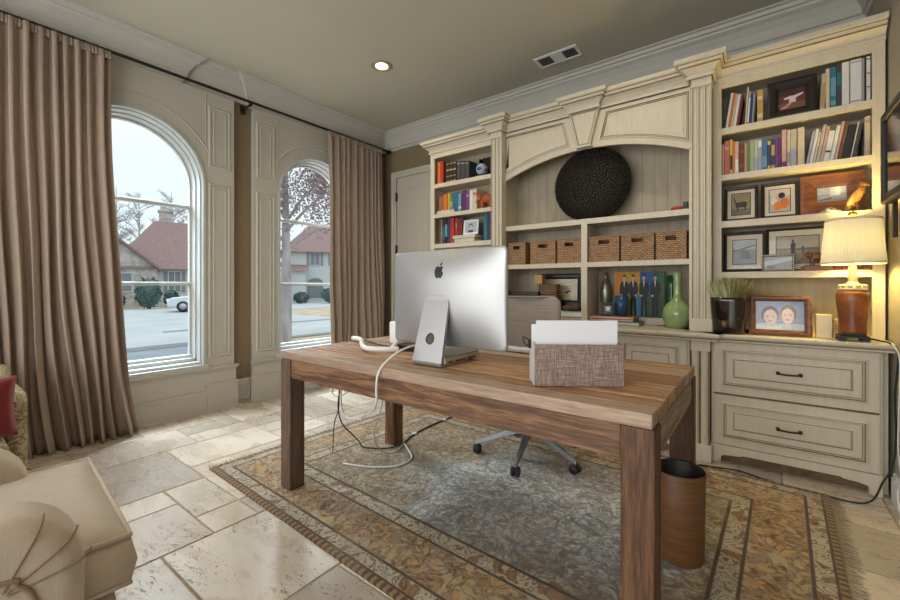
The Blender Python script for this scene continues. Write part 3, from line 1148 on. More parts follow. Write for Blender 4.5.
def base_unit(name, label, x0, x1, rows, y=YBASE, cols=1):
    t = thing(name, label, 'cabinet', ((x0 + x1) / 2, y, 0))
    mb = MB()
    mb.box(x0, x1, y + 0.004, YBK + 0.2, 0.115, ZCT - 0.046)
    if x1 > 0.4:
        mb.box(x1, x1 + 0.028, y + 0.05, YBK, 0.0, ZCT - 0.046)
    for a, b in ((x0, x0 + 0.05), (x1 - 0.05, x1)):
        mb.box(a, b, y + 0.003, YBK, 0, 0.115)
    mb.m = 1
    mb.box(x0 + 0.05, x1 - 0.05, y + 0.045, YBK, 0.0, 0.115)
    edges_ = sorted({z for r_ in rows for z in r_[:2]})
    mb.box(x0 + 0.012, x1 - 0.012, y + 0.001, y + 0.004, 0.113, 0.119)
    if len(rows) > 1:
        mb.box(x0 + 0.012, x1 - 0.012, y + 0.001, y + 0.004, edges_[1] - 0.001, edges_[2] + 0.001)
    obj('carcass', mb, CM, t)
    mb = MB()                                                   # bracket-footed base rail
    P = [(x0, 0.0), (x0 + 0.032, 0.0), (x0 + 0.042, 0.02), (x0 + 0.06, 0.048), (x0 + 0.10, 0.055), (x0 + 0.15, 0.058), (x0 + 0.16, 0.066), (x1 - 0.16, 0.066), (x1 - 0.15, 0.058), (x1 - 0.10, 0.055), (x1 - 0.06, 0.048), (x1 - 0.042, 0.02), (x1 - 0.032, 0.0), (x1, 0.0), (x1, 0.113), (x0, 0.113)]
    mb.prism(P, fy(y), -0.02, 0.012)
    obj('base_rail', mb, cab, t, bevel=0.002)
    w = (x1 - x0) / cols
    for c_ in range(cols):
        for z0, z1, kind in rows:
            a, b = x0 + w * c_ + 0.014, x0 + w * (c_ + 1) - 0.014
            mb = MB()
            mb.prism(rect(a, b, z0, z1), fy(y), -0.01, 0.013)
            panel(mb, rect(a, b, z0, z1), y - 0.0135, 0.042)
            d = obj(kind, mb, CM, t, fix=False)
            mb = MB()
            xm, zm = (a + b) / 2, (z0 + z1) / 2
            if kind == 'door':
                xm, zm = (b - 0.03 if c_ % 2 == 0 else a + 0.03), z0 + 0.12
                mb.ball((xm, y - 0.04, zm), 0.013)
                mb.cyl((xm, y - 0.012, zm), (xm, y - 0.035, zm), 0.006, 8)
                obj('knob', mb, M['bronze'], d)
            else:
                for s_ in (-1, 1):
                    mb.ball((xm + s_ * 0.05, y - 0.019, zm), 0.010, 0.007, 0.010)
                    mb.ball((xm + s_ * 0.05, y - 0.038, zm), 0.0085)
                    mb.cyl((xm + s_ * 0.05, y - 0.018, zm), (xm + s_ * 0.05, y - 0.038, zm), 0.005, 8)
                mb.tube([(xm - 0.05, y - 0.038, zm), (xm - 0.02, y - 0.041, zm - 0.003), (xm + 0.02, y - 0.041, zm - 0.003), (xm + 0.05, y - 0.038, zm)], 0.0052, 8)
                obj('handle', mb, M['bronze'], d)
    return t


base_unit('cabinet', 'cream base cabinet with two wide panelled drawers below the lamp', -0.253, 0.503, [(0.118, 0.424, 'drawer'), (0.437, 0.752, 'drawer')])
base_unit('cabinet', 'cream base cabinet with panelled doors below the painting and the baskets', -1.76, -0.37, [(0.118, 0.752, 'door')], YBASE - 0.025, 3)
base_unit('cabinet', 'cream base cabinet below the bookcase beside the corner door', -2.66, -1.89, [(0.118, 0.424, 'drawer'), (0.437, 0.752, 'drawer')])
for nm, px0 in (('nearer the lamp', -0.366), ('nearer the corner door', -1.886)):
    mb = MB()
    x0, x1 = px0 + 0.006, px0 + 0.106
    mb.m = 0
    mb.box(x0 - 0.006, x1 + 0.012, YBASE - 0.068, YBASE + 0.02, 0.0, 0.105)
    mb.box(x0, x1 + 0.006, YBASE - 0.06, YBASE + 0.02, 0.69, ZCT - 0.047)
    w = x1 - x0
    prof = [(x0, YBASE - 0.05)]
    for i in range(2):
        c_ = x0 + w * (i + 0.5) / 2
        for k in range(7):
            a = pi * k / 6
            prof.append((c_ - w * 0.19 * cos(a), YBASE - 0.05 - 0.012 * sin(a)))
    prof += [(x1, YBASE - 0.05), (x1, YBASE + 0.02), (x0, YBASE + 0.02)]
    A = [mb.v((a, b, 0.105)) for a, b in prof]
    B = [mb.v((a, b, 0.69)) for a, b in prof]
    for i in range(len(prof)):
        j = (i + 1) % len(prof)
        mb.face([A[i], A[j], B[j], B[i]], 1 if (i in (0, 7, 14)) else 0)
    tag(obj('base_pilaster', mb, CM, bevel=0.0015), 'short fluted cream pilaster below the countertop, ' + nm, 'pilaster')

# ------------------------------------------------------------------ books
PAL = dict(
    white=(0.70, 0.69, 0.66), cream=(0.62, 0.53, 0.38), tan=(0.42, 0.29, 0.15), beige=(0.52, 0.44, 0.33), grey=(0.30, 0.31, 0.34), lavender=(0.36, 0.36, 0.47),
    black=(0.018, 0.017, 0.018), charcoal=(0.05, 0.05, 0.055), navy=(0.03, 0.045, 0.13), blue=(0.05, 0.14, 0.32), teal=(0.02, 0.16, 0.22), aqua=(0.14, 0.32, 0.42),
    green=(0.13, 0.23, 0.08), sage=(0.34, 0.40, 0.22), pale_green=(0.44, 0.50, 0.40), yellow=(0.62, 0.42, 0.06), orange=(0.62, 0.17, 0.02), red=(0.42, 0.03, 0.02),
    salmon=(0.52, 0.14, 0.09), pink=(0.60, 0.36, 0.32), maroon=(0.15, 0.018, 0.02), plum=(0.13, 0.02, 0.12), purple=(0.17, 0.05, 0.20), brown=(0.15, 0.075, 0.035),
    terracotta=(0.36, 0.13, 0.06), golden=(0.50, 0.32, 0.08), rust=(0.40, 0.12, 0.03))
BM = {k: mat(k + '_book_cover', v, 0.5, var=0.08, sc=20) for k, v in PAL.items()}


def book(label, col, x, w, h, y, z, d=0.16, lean=0.0, group=None, bands=None, band_at=(0.72, 0.86)):
    """standing book: x is its lower edge on the side it leans towards; spine faces -Y"""
    mb = MB()
    c = min(0.0035, w * 0.18)
    mb.m = 0
    mb.box(0, c, 0, d, 0, h)
    mb.box(w - c, w, 0, d, 0, h)
    mb.box(c, w - c, -0.001, 0.004, 0, h)
    mb.m = 1
    mb.box(c, w - c, 0.004, d - 0.006, 0.004, h - 0.005)
    if bands:
        mb.m = 2
        for i in range(0, len(band_at), 2):
            mb.box(w * 0.06, w * 0.94, -0.0016, 0.0, h * band_at[i], h * band_at[i + 1])
    Mt = Matrix.Rotation(lean, 4, 'Y')
    if lean > 0:
        Mt = Matrix.Translation((w, 0, 0)) @ Mt @ Matrix.Translation((-w, 0, 0))
    bmesh.ops.transform(mb.bm, matrix=Mt, verts=mb.bm.verts[:])
    ms = [BM[col], M['pages']] + ([BM[bands]] if bands else [])
    o = obj('book', mb, ms)
    o.location = (x, y, z)
    return tag(o, label, 'book', group)


def nth(i):
    return ['first', 'second', 'third', 'fourth', 'fifth', 'sixth', 'seventh', 'eighth', 'ninth', 'tenth', 'eleventh', 'twelfth', 'thirteenth', 'fourteenth', 'fifteenth', 'sixteenth', 'seventeenth', 'eighteenth', 'nineteenth', 'twentieth'][i]


def row(items, y, z, where, group, anchor, lean=0.0, dd=0.17):
    """items: (colour, x0, x1, top z, bands, adjective)"""
    for i, it in enumerate(items):
        col, x0, x1, zt = it[:4]
        bd = it[4] if len(it) > 4 else None
        at = it[5] if len(it) > 5 else (0.72, 0.86)
        ln = it[6] if len(it) > 6 else lean
        w = x1 - x0 - 0.0008
        h = (zt - z) / max(cos(ln), 0.5)
        lab = '%s book%s, %s from %s, %s' % (col.replace('_', ' '), (' with %s bands' % bd.replace('_', ' ')) if bd else '', nth(i), anchor, where)
        book(lab, col, x0 + (0 if ln <= 0 else 0), w, h, y, z, dd, ln, group, bd, at)


# beside the lamp, top shelf (z 2.122)
z1, z2, z3, z4 = 2.1225, 1.8205, 1.5205, 1.1905
G = 'books on the top shelf above the lamp'
row([('black', -0.2055, -0.190, 2.345), ('white', -0.189, -0.176, 2.350), ('orange', -0.175, -0.162, 2.345), ('beige', -0.161, -0.148, 2.338), ('white', -0.147, -0.133, 2.330), ('maroon', -0.132, -0.117, 2.325)],
    3.215, z1, 'top shelf above lamp', G, 'the pilaster', 0.14)
row([('cream', -0.086, -0.077, 2.365, None, (0, 0), 0.06), ('grey', -0.0755, -0.0645, 2.335, 'white', (0.1, 0.8), 0.06), ('navy', -0.063, -0.052, 2.315, None, (0, 0), 0.06), ('lavender', -0.0505, -0.0425, 2.31, None, (0, 0), 0.06), ('charcoal', -0.041, -0.033, 2.30, None, (0, 0), 0.05), ('golden', -0.022, 0.008, 2.33, 'cream', (0.15, 0.28, 0.7, 0.8), 0.0)],
    3.215, z1, 'top shelf above lamp', G, 'the leaning books')
row([('beige', 0.270, 0.292, 2.338, 'tan', (0.1, 0.75), 0.05), ('cream', 0.297, 0.314, 2.36), ('teal', 0.316, 0.342, 2.362, 'aqua', (0.08, 0.2, 0.3, 0.75)), ('charcoal', 0.343, 0.363, 2.372, 'teal', (0.5, 0.8)), ('white', 0.365, 0.396, 2.374, 'grey', (0.02, 0.04)), ('white', 0.400, 0.446, 2.376, 'grey', (0.06, 0.09, 0.93, 0.955)), ('grey', 0.447, 0.457, 2.372), ('black', 0.458, 0.464, 2.372), ('white', 0.4645, 0.4805, 2.376, 'black', (0.32, 0.34, 0.62, 0.64, 0.93, 0.95))],
    3.215, z1, 'top shelf above lamp', G, 'the black photo')
G = 'books on the second shelf above the lamp'
row([('pink', -0.2055, -0.194, 2.025), ('salmon', -0.192, -0.164, 2.045, 'pink', (0.75, 0.82)), ('yellow', -0.163, -0.149, 2.05, 'black', (0.15, 0.55)), ('orange', -0.148, -0.138, 2.038), ('pink', -0.137, -0.117, 2.03, 'white', (0.05, 0.45)), ('maroon', -0.115, -0.088, 2.008, 'brown', (0.2, 0.3, 0.7, 0.8)), ('tan', -0.087, -0.072, 2.012), ('green', -0.071, -0.059, 2.01), ('sage', -0.058, -0.037, 2.022), ('pale_green', -0.036, -0.019, 2.02, 'lavender', (0.05, 0.4)), ('lavender', -0.018, 0.001, 2.02, 'white', (0.75, 0.95)), ('blue', 0.002, 0.028, 2.022, 'aqua', (0.1, 0.45))],
    3.215, z2, 'second shelf above lamp', G, 'the pilaster')
row([('navy', 0.029, 0.046, 2.008, 'yellow', (0.03, 0.14, 0.82, 0.95)), ('navy', 0.047, 0.066, 2.008, 'golden', (0.03, 0.14, 0.45, 0.8)), ('purple', 0.067, 0.080, 2.01), ('plum', 0.081, 0.095, 2.012), ('pink', 0.098, 0.121, 2.052, 'plum', (0.02, 0.16)), ('cream', 0.124, 0.138, 2.046, 'grey', (0.1, 0.4)), ('beige', 0.139, 0.168, 2.045, 'lavender', (0.05, 0.5)), ('cream', 0.172, 0.204, 2.048)],
    3.215, z2, 'second shelf above lamp', G, 'the blue book')
row([('lavender', 0.209, 0.222, 2.012), ('white', 0.2235, 0.238, 2.02), ('cream', 0.2395, 0.250, 2.0), ('beige', 0.2515, 0.268, 2.038), ('pink', 0.2695, 0.283, 2.025), ('white', 0.2845, 0.311, 1.995, 'charcoal', (0.3, 0.36)), ('white', 0.3125, 0.330, 2.02), ('pink', 0.3315, 0.344, 2.038), ('brown', 0.3455, 0.362, 2.035), ('black', 0.3635, 0.398, 2.01), ('white', 0.3995, 0.405, 2.02), ('charcoal', 0.4065, 0.422, 2.01)],
    3.215, z2, 'second shelf above lamp', G, 'the tall cream book', 0.16)
row([('beige', 0.457, 0.4805, 2.043, 'tan', (0.1, 0.13, 0.85, 0.9))], 3.215, z2, 'second shelf above lamp', G, 'the wall stile')
# beside the door
G = 'books on the top shelf beside the door'
row([('orange', -2.606, -2.572, 2.35), ('red', -2.571, -2.532, 2.352, 'rust', (0.05, 0.12))] + [('black', -2.500 + 0.043 * k, -2.459 + 0.043 * k, 2.325, 'golden', (0.06, 0.10, 0.30, 0.34, 0.58, 0.66, 0.90, 0.94)) for k in range(3)] + [('charcoal', -2.366 + 0.05 * k, -2.319 + 0.05 * k, 2.315 - 0.008 * k, 'grey', (0.85, 0.9)) for k in range(3)],
    3.215, z1, 'top shelf beside door', G, 'the door end')
G = 'books on the second shelf beside the door'
row([('terracotta', -2.605, -2.566, 2.006), ('terracotta', -2.565, -2.552, 2.0), ('orange', -2.55, -2.497, 2.022, 'rust', (0.1, 0.16)), ('yellow', -2.49, -2.466, 2.024), ('green', -2.463, -2.430, 2.018, 'sage', (0.3, 0.6)), ('teal', -2.426, -2.392, 2.018), ('blue', -2.39, -2.364, 2.02), ('aqua', -2.362, -2.325, 2.005, 'white', (0.2, 0.3)), ('plum', -2.315, -2.272, 2.026), ('purple', -2.27, -2.232, 2.02, 'grey', (0.7, 0.8)), ('white', -2.228, -2.190, 2.02), ('cream', -2.188, -2.145, 2.022, 'salmon', (0.7, 0.85))],
    3.235, z2, 'second shelf beside door', G, 'the door end')
G = 'books on the third shelf beside the door'
row([('brown', -2.606, -2.582, 1.782), ('tan', -2.58, -2.567, 1.77), ('charcoal', -2.565, -2.530, 1.768, 'teal', (0.2, 0.7)), ('black', -2.528, -2.496, 1.765, 'aqua', (0.3, 0.8)), ('navy', -2.494, -2.462, 1.766), ('red', -2.46, -2.412, 1.774), ('red', -2.40, -2.372, 1.766, 'salmon', (0.6, 0.8)), ('maroon', -2.37, -2.31, 1.765)],
    3.235, z3, 'third shelf beside door', G, 'the door end')
row([('teal', -2.068, -2.032, 1.772), ('charcoal', -2.030, -2.008, 1.768), ('navy', -2.006, -1.962, 1.765)], 3.235, z3, 'third shelf beside door', G, 'the small photos')


def flat_book(label, col, x0, x1, y0, y1, z0, z1, group, pg='pages'):
    mb = MB()
    c = min(0.004, (z1 - z0) * 0.2)
    mb.box(x0, x1, y0, y1, z0, z0 + c)
    mb.box(x0, x1, y0, y1, z1 - c, z1)
    mb.box(x0, x0 + 0.004, y0, y1, z0 + c, z1 - c)
    mb.m = 1
    mb.box(x0 + 0.004, x1 - 0.004, y0 + 0.005, y1 - 0.004, z0 + c, z1 - c)
    return tag(obj('book', mb, [BM[col], M[pg]]), label, 'book', group)


flat_book('pale blue box-like book lying under the two small white photos', 'aqua', -2.39, -2.15, 3.20, 3.34, z3, z3 + 0.042, 'books lying flat')
flat_book('white book lying on the pale blue one under the small photos', 'white', -2.40, -2.14, 3.195, 3.34, z3 + 0.0425, z3 + 0.068, 'books lying flat')
zc = ZCT + 0.0005
flat_book('green book at the bottom of the stack before the painting', 'teal', -1.055, -0.70, 3.165, 3.34, zc, zc + 0.028, 'books lying flat')
flat_book('dark book in the middle of the stack before the painting', 'charcoal', -1.06, -0.74, 3.16, 3.34, zc + 0.0285, zc + 0.046, 'books lying flat')
flat_book('red edged book on top of the stack before the painting', 'salmon', -1.06, -0.735, 3.155, 3.33, zc + 0.0465, zc + 0.064, 'books lying flat')
flat_book('black book at the bottom of the pair beside the divider', 'charcoal', -1.36, -1.12, 3.20, 3.36, zc, zc + 0.045, 'books lying flat')
flat_book('white book on top of the pair beside the divider', 'white', -1.36, -1.12, 3.195, 3.36, zc + 0.0455, zc + 0.085, 'books lying flat', 'paper')
# ------------------------------------------------------------------ pictures and ornaments on the shelves
M['frame_black'] = mat('black_frame', (0.018, 0.014, 0.012), 0.35)
M['frame_brown'] = mat_wood('carved_brown_frame', (0.05, 0.02, 0.012), (0.13, 0.05, 0.03), (0.22, 0.10, 0.06), 'x', 0.4, False)
M['matboard'] = mat('cream_mat_board', (0.70, 0.64, 0.52), 0.9)
M['pglass'] = mat_glass('picture_glass')
FLAT = {}


def flat(*c):
    if c not in FLAT:
        FLAT[c] = mat('print_%d' % len(FLAT), srgb(*c), 0.55, var=0.12, sc=40)
    return FLAT[c]


def tilt_to(root, bottom, rz, tilt):
    root.location = bottom
    root.rotation_euler = (-tilt, 0, rz)


def framed(name, label, w, h, loc, border=0.02, mats=0.03, depth=0.018, fmat='frame_black', tilt=0.12, rz=0.0, art=None, inner=None, group=None, glass=True, line=True, bead=0):
    """a framed picture standing on its lower edge, leaning back; art(mb, pw, ph) draws flat shapes, slots of its material list"""
    t = bpy.data.objects.new(name, None)
    t.location = (0, 0, 0)
    COL.objects.link(t)
    tag(t, label, 'picture', group)
    f = lambda a, b, hh: (a, -hh, b)
    mb = MB()
    mb.sweep([(-w / 2, 0), (w / 2, 0), (w / 2, h), (-w / 2, h)][::-1], [(0.0, 0.0), (0.0, depth), (border * 0.25, depth + 0.003), (border * 0.7, depth), (border, depth * 0.6), (border, 0.003)], f, closed=True)
    mb.prism(rect(-w / 2, w / 2, 0, h), f, -0.002, 0.003)
    obj('frame', mb, M[fmat], t)
    if bead:
        mb = MB()
        n = int(w / bead)
        for i in range(n + 1):
            for zz in (border * 0.45, h - border * 0.45):
                mb.ball((-w / 2 + border * 0.45 + (w - border * 0.9) * i / n, -depth - 0.002, zz), bead * 0.42, n=8, m=6)
        n = int(h / bead)
        for i in range(1, n):
            for xx in (-w / 2 + border * 0.45, w / 2 - border * 0.45):
                mb.ball((xx, -depth - 0.002, border * 0.45 + (h - border * 0.9) * i / n), bead * 0.36, n=8, m=6)
        obj('beading', mb, M[fmat + '_bead'], t)
    iw, ih = w - 2 * border, h - 2 * border
    if mats:
        mb = MB()
        mb.prism(rect(-iw / 2, iw / 2, border, border + ih), f, 0.003, 0.005)
        obj('mat_board', mb, inner or M['matboard'], t)
    pw, ph = iw - 2 * mats, ih - 2 * mats
    mb = MB()
    z0 = border + mats
    mb.m = 0
    mb.prism(rect(-pw / 2, pw / 2, z0, z0 + ph), f, 0.005, 0.006)
    ms = [flat(128, 124, 118)]
    if art:
        ms = [flat(*art[0])]
        lev = 0.0062
        for colr, pts in art[1]:
            if flat(*colr) not in ms:
                ms.append(flat(*colr))
            k = ms.index(flat(*colr))
            P = [(-pw / 2 + pw * a, z0 + ph * b) for a, b in pts]
            A = [mb.v((a, -lev, b)) for a, b in P]
            mb.face(A, k)
            lev += 0.00004
    if mats and line:
        ms.append(M['frame_black'])
        mb.m = len(ms) - 1
        mb.sweep([(-pw / 2, z0), (pw / 2, z0), (pw / 2, z0 + ph), (-pw / 2, z0 + ph)], [(0.0, 0.006), (0.004, 0.007)], f, closed=True)
    obj('picture', mb, ms, t)
    if glass:
        mb = MB()
        mb.prism(rect(-iw / 2, iw / 2, border, border + ih), f, 0.0088, 0.0094)
        obj('glass', mb, M['pglass'], t)
    t.rotation_euler = (-tilt, 0, rz)
    t.location = loc
    return t


def ell(cx, cy, rx, ry, n=14):
    return [(cx + rx * cos(2 * pi * i / n), cy + ry * sin(2 * pi * i / n)) for i in range(n)]


def R4(a0, a1, b0, b1):
    return rect(a0, a1, b0, b1)


# top shelf: black shadow-box frame with a small photo of a running child
framed('framed_photo', 'deep black frame with small photo of a leaping child, top shelf above the lamp', 0.232, 0.235, (0.1455, 3.245, z1 + 0.002), 0.052, 0.0, 0.03, tilt=0.10,
       art=((96, 52, 44), [((120, 78, 66), R4(0, 1, 0, 0.35)), ((70, 36, 34), R4(0, 1, 0.72, 1)), ((222, 206, 204), [(0.22, 0.60), (0.45, 0.66), (0.62, 0.66), (0.92, 0.74), (0.92, 0.66), (0.66, 0.54), (0.66, 0.34), (0.40, 0.34), (0.42, 0.52), (0.22, 0.52)]), ((196, 150, 140), [(0.42, 0.36), (0.56, 0.36), (0.30, 0.10), (0.12, 0.08), (0.12, 0.16), (0.26, 0.2)]), ((60, 34, 28), ell(0.52, 0.74, 0.07, 0.09))]))
# third shelf
A1 = ((150, 134, 100), [((110, 104, 92), R4(0, 1, 0, 0.28)), ((40, 44, 40), [(0.22, 0.35), (0.8, 0.35), (0.86, 0.55), (0.7, 0.62), (0.25, 0.58), (0.12, 0.85), (0.08, 0.82), (0.2, 0.5)]), ((30, 32, 30), R4(0.28, 0.36, 0.2, 0.36)), ((30, 32, 30), R4(0.7, 0.78, 0.2, 0.36))])
A2 = ((186, 178, 172), [((205, 200, 196), R4(0, 1, 0.7, 1)), ((226, 218, 206), ell(0.22, 0.52, 0.17, 0.2)), ((216, 128, 40), ell(0.42, 0.25, 0.24, 0.2)), ((210, 116, 36), ell(0.74, 0.36, 0.22, 0.24)), ((50, 40, 40), ell(0.60, 0.72, 0.17, 0.13)), ((230, 190, 150), ell(0.36, 0.66, 0.08, 0.1))])
framed('framed_photo', 'black framed photo with cream mat beside the fluted pilaster, third shelf above the lamp', 0.183, 0.228, (-0.108, 3.285, z3 + 0.002), 0.019, 0.024, tilt=0.10, art=A1)
framed('framed_photo', 'black framed photo of orange pumpkins and children, middle of the third shelf', 0.186, 0.228, (0.090, 3.285, z3 + 0.002), 0.019, 0.024, tilt=0.10, art=A2)
M['rosewood'] = mat_wood('rosewood', (0.09, 0.03, 0.012), (0.20, 0.065, 0.022), (0.32, 0.12, 0.04), 'x', 0.35, False, 0.8, 0.1)
framed('framed_photo', 'wide rosewood frame with small pale photo behind the carved bird', 0.285, 0.243, (0.330, 3.30, z3 + 0.002), 0.078, 0.0, 0.02, 'rosewood', tilt=0.08,
       art=((176, 182, 190), [((206, 212, 220), R4(0, 1, 0.55, 1)), ((240, 242, 246), R4(0.45, 0.8, 0.4, 1)), ((150, 150, 156), R4(0, 1, 0.0, 0.22)), ((90, 90, 96), [(0.1, 0.1), (0.5, 0.2), (0.5, 0.3), (0.1, 0.18)])]))
# fourth shelf
A3 = ((158, 166, 178), [((190, 198, 208), R4(0.0, 1, 0.6, 1)), ((120, 128, 140), [(0, 0.5), (1, 0.75), (1, 0.8), (0, 0.55)]), ((140, 146, 156), [(0.3, 0.2), (0.8, 0.2), (0.7, 0.55), (0.4, 0.6)])])
A4 = ((168, 160, 142), [((142, 132, 112), R4(0, 1, 0, 0.5)), ((110, 104, 92), R4(0, 1, 0.48, 0.56)), ((44, 44, 48), [(0.36, 0.2), (0.38, 0.2), (0.40, 0.42), (0.43, 0.2), (0.45, 0.2), (0.44, 0.5), (0.47, 0.72), (0.40, 0.8), (0.34, 0.7), (0.36, 0.5)]), ((44, 44, 48), ell(0.40, 0.83, 0.03, 0.05)), ((60, 58, 58), [(0.62, 0.35), (0.65, 0.35), (0.66, 0.62), (0.61, 0.62)])])
framed('framed_photo', 'black framed picture with wide pale mat beside the pilaster, lowest shelf above the lamp', 0.225, 0.262, (-0.09, 3.30, z4 + 0.002), 0.018, 0.034, tilt=0.10, art=A3)
framed('framed_photo', 'wide framed beach photo of two walking figures, behind the carved elephant', 0.30, 0.268, (0.176, 3.325, z4 + 0.002), 0.012, 0.038, tilt=0.06, art=A4)
M['silver_bead'] = mat('dark_beaded_frame', (0.10, 0.08, 0.06), 0.5)
M['silver_bead_bead'] = mat('silver_beads', (0.62, 0.57, 0.48), 0.35, 0.3)
M['frame_brown_bead'] = mat('brown_bead', (0.24, 0.10, 0.055), 0.4)
framed('framed_photo', 'small horizontal frame with beaded silver border, before the beach photo', 0.158, 0.102, (0.08, 3.235, z4 + 0.002), 0.012, 0.0, 0.012, 'silver_bead', tilt=0.14, bead=0.013, art=((168, 178, 190), [((200, 208, 216), [(0, 0.2), (1, 0.7), (1, 1), (0, 0.6)]), ((140, 148, 160), R4(0.1, 0.4, 0.0, 0.3))]))
# on the counter
A5 = ((150, 164, 196), [((190, 196, 214), R4(0, 1, 0.0, 0.22)), ((118, 108, 118), ell(0.30, 0.52, 0.19, 0.32)), ((214, 196, 196), ell(0.31, 0.44, 0.145, 0.27)), ((140, 128, 134), ell(0.68, 0.58, 0.17, 0.30)), ((218, 202, 202), ell(0.67, 0.49, 0.13, 0.27)), ((210, 214, 228), R4(0.0, 0.55, 0.0, 0.14)), ((96, 84, 92), ell(0.255, 0.47, 0.022, 0.02)), ((96, 84, 92), ell(0.365, 0.47, 0.022, 0.02)), ((104, 92, 98), ell(0.625, 0.53, 0.02, 0.02)), ((104, 92, 98), ell(0.72, 0.53, 0.02, 0.02)), ((190, 140, 140), ell(0.31, 0.30, 0.05, 0.03)), ((190, 140, 140), ell(0.67, 0.36, 0.045, 0.03))])
framed('framed_photo', 'carved brown frame with photo of two smiling children, standing on the counter beside the pot', 0.285, 0.232, (0.083, 3.06, ZCT + 0.003), 0.032, 0.0, 0.02, 'frame_brown', tilt=0.16, bead=0.0125, art=A5)
# beside the door: small photos on the lying books
framed('framed_photo', 'small white framed portrait photo standing on lying books beside the door', 0.17, 0.142, (-2.205, 3.225, z3 + 0.07), 0.020, 0.0, 0.012, 'white', tilt=0.12, art=((160, 190, 205), [((90, 70, 64), ell(0.45, 0.6, 0.18, 0.26)), ((214, 170, 150), ell(0.46, 0.5, 0.14, 0.22)), ((60, 60, 70), R4(0.25, 0.7, 0, 0.22))]))
framed('framed_photo', 'small white framed photo half hidden behind the portrait photo beside the door', 0.16, 0.150, (-2.27, 3.26, z3 + 0.07), 0.020, 0.0, 0.012, 'white', tilt=0.08, art=((120, 128, 140), [((70, 74, 84), R4(0.3, 0.7, 0, 0.6))]))
# centre, behind the screen: dark framed print with cream mat
framed('framed_print', 'dark framed print of a small bird on cream paper, beside the divider', 0.385, 0.27, (-1.372, 3.37, 0.9345), 0.045, 0.0, 0.02, 'frame_black', tilt=0.05, art=((196, 184, 152), [((60, 54, 44), [(0.68, 0.3), (0.80, 0.42), (0.76, 0.5), (0.72, 0.42), (0.62, 0.38)])]))
mb = MB()
mb.box(-1.60, -1.14, 3.33, 3.41, ZCT + 0.0005, 0.934)
tag(obj('storage_box', mb, M['frame_black'], bevel=0.004), 'long black box on the counter carrying the dark framed print', 'box')
mb = MB()
mb.box(-1.80, -1.50, 3.19, 3.32, ZCT + 0.0005, 1.02)
o = tag(obj('document_box', mb, mat('dark_leather', (0.035, 0.02, 0.015), 0.5), bevel=0.006), 'dark leather box with raised lid behind the desk chair', 'box')
mb = MB()
mb.box(-1.805, -1.495, 3.185, 3.325, 1.0205, 1.05)
obj('lid', mb, mat('dark_lid', (0.03, 0.018, 0.015), 0.4), o, bevel=0.006)
# wooden block on a wicker stand
mb = MB()
for z in range(5):
    mb.box(-1.49, -1.345, 3.215, 3.30, 1.008 + 0.022 * z + 0.0, 1.026 + 0.022 * z)
wb = obj('wicker_stand', mb, mat('dark_wicker', (0.22, 0.12, 0.07), 0.8, var=0.3, sc=40), bevel=0.006)
tag(wb, 'low woven brown basket holding a pale wooden block, before the bird print', 'basket')
mb = MB()
mb.box(-1.50, -1.335, 3.205, 3.31, ZCT + 0.0005, 1.0075)
tag(obj('storage_box', mb, M['frame_black'], bevel=0.004), 'small black box under the woven brown basket', 'box')
mb = MB()
mb.box(-1.535, -1.468, 3.205, 3.27, 1.1185, 1.196)
tag(obj('wooden_block', mb, mat('honey_wood', (0.55, 0.32, 0.12), 0.5, var=0.15), bevel=0.004), 'honey coloured wooden block on top of the woven brown basket', 'block')
mb = MB()
mb.ball((-1.235, 3.25, ZCT + 0.0865 + 0.03), 0.075, 0.05, 0.03)
mb.ball((-1.19, 3.25, ZCT + 0.0865 + 0.045), 0.03, 0.03, 0.026)
tag(obj('pebble_ornament', mb, mat('brown_stone', (0.10, 0.055, 0.04), 0.6, var=0.3, sc=20)), 'rounded dark brown stone ornament on the white book beside the divider', 'ornament')

# thick round woven disc on the top shelf of the arch
mb = MB()
c = Vector((-1.08, 3.275, 1.617 + 0.289))
rr = random.Random(4)
mb.ball(c, 0.292, 0.088, 0.285, 48, 24)
n = 1500
for i in range(n):
    u = -1 + 2 * (i + 0.5) / n
    a = i * 2.399963
    d = Vector((math.sqrt(1 - u * u) * cos(a), u, math.sqrt(1 - u * u) * sin(a)))
    if d.y > 0.25:
        continue
    p = c + Vector((d.x * 0.29, d.y * 0.088, d.z * 0.283))
    nn = Vector((d.x / 0.29, d.y / 0.088, d.z / 0.283)).normalized()
    t1 = nn.orthogonal().normalized()
    t1 = Matrix.Rotation(rr.random() * pi, 3, nn) @ t1
    t2 = nn.cross(t1)
    A = [p + t1 * 0.017, p + t2 * 0.006, p - t1 * 0.017, p - t2 * 0.006]
    top = mb.v(p + nn * 0.016)
    V = [mb.v(q) for q in A]
    for k in range(4):
        mb.face([V[k], V[(k + 1) % 4], top])
tag(obj('woven_disc', mb, mat('dark_seagrass', (0.013, 0.008, 0.005), 0.75, var=0.6, sc=60)), 'thick round dark woven disc standing in the arched niche', 'ornament')
# small things at the end of the arch shelf
mb = MB()
mb.ball((-0.462, 3.19, 1.6175 + 0.016), 0.042, 0.03, 0.016)
mb.tube([(-0.43, 3.19, 1.632), (-0.415, 3.185, 1.634)], 0.007)
tag(obj('toy_mouse', mb, mat('coral_red', (0.42, 0.05, 0.03), 0.5)), 'small flat red object at the end of the arch shelf', 'ornament')
mb = MB()
mb.box(-0.424, -0.394, 3.165, 3.20, 1.6175, 1.672)
mb.box(-0.418, -0.400, 3.160, 3.166, 1.63, 1.66)
tag(obj('small_clock', mb, M['black'], bevel=0.003), 'small black cube beside the flat red object on the arch shelf', 'ornament')

# six woven baskets


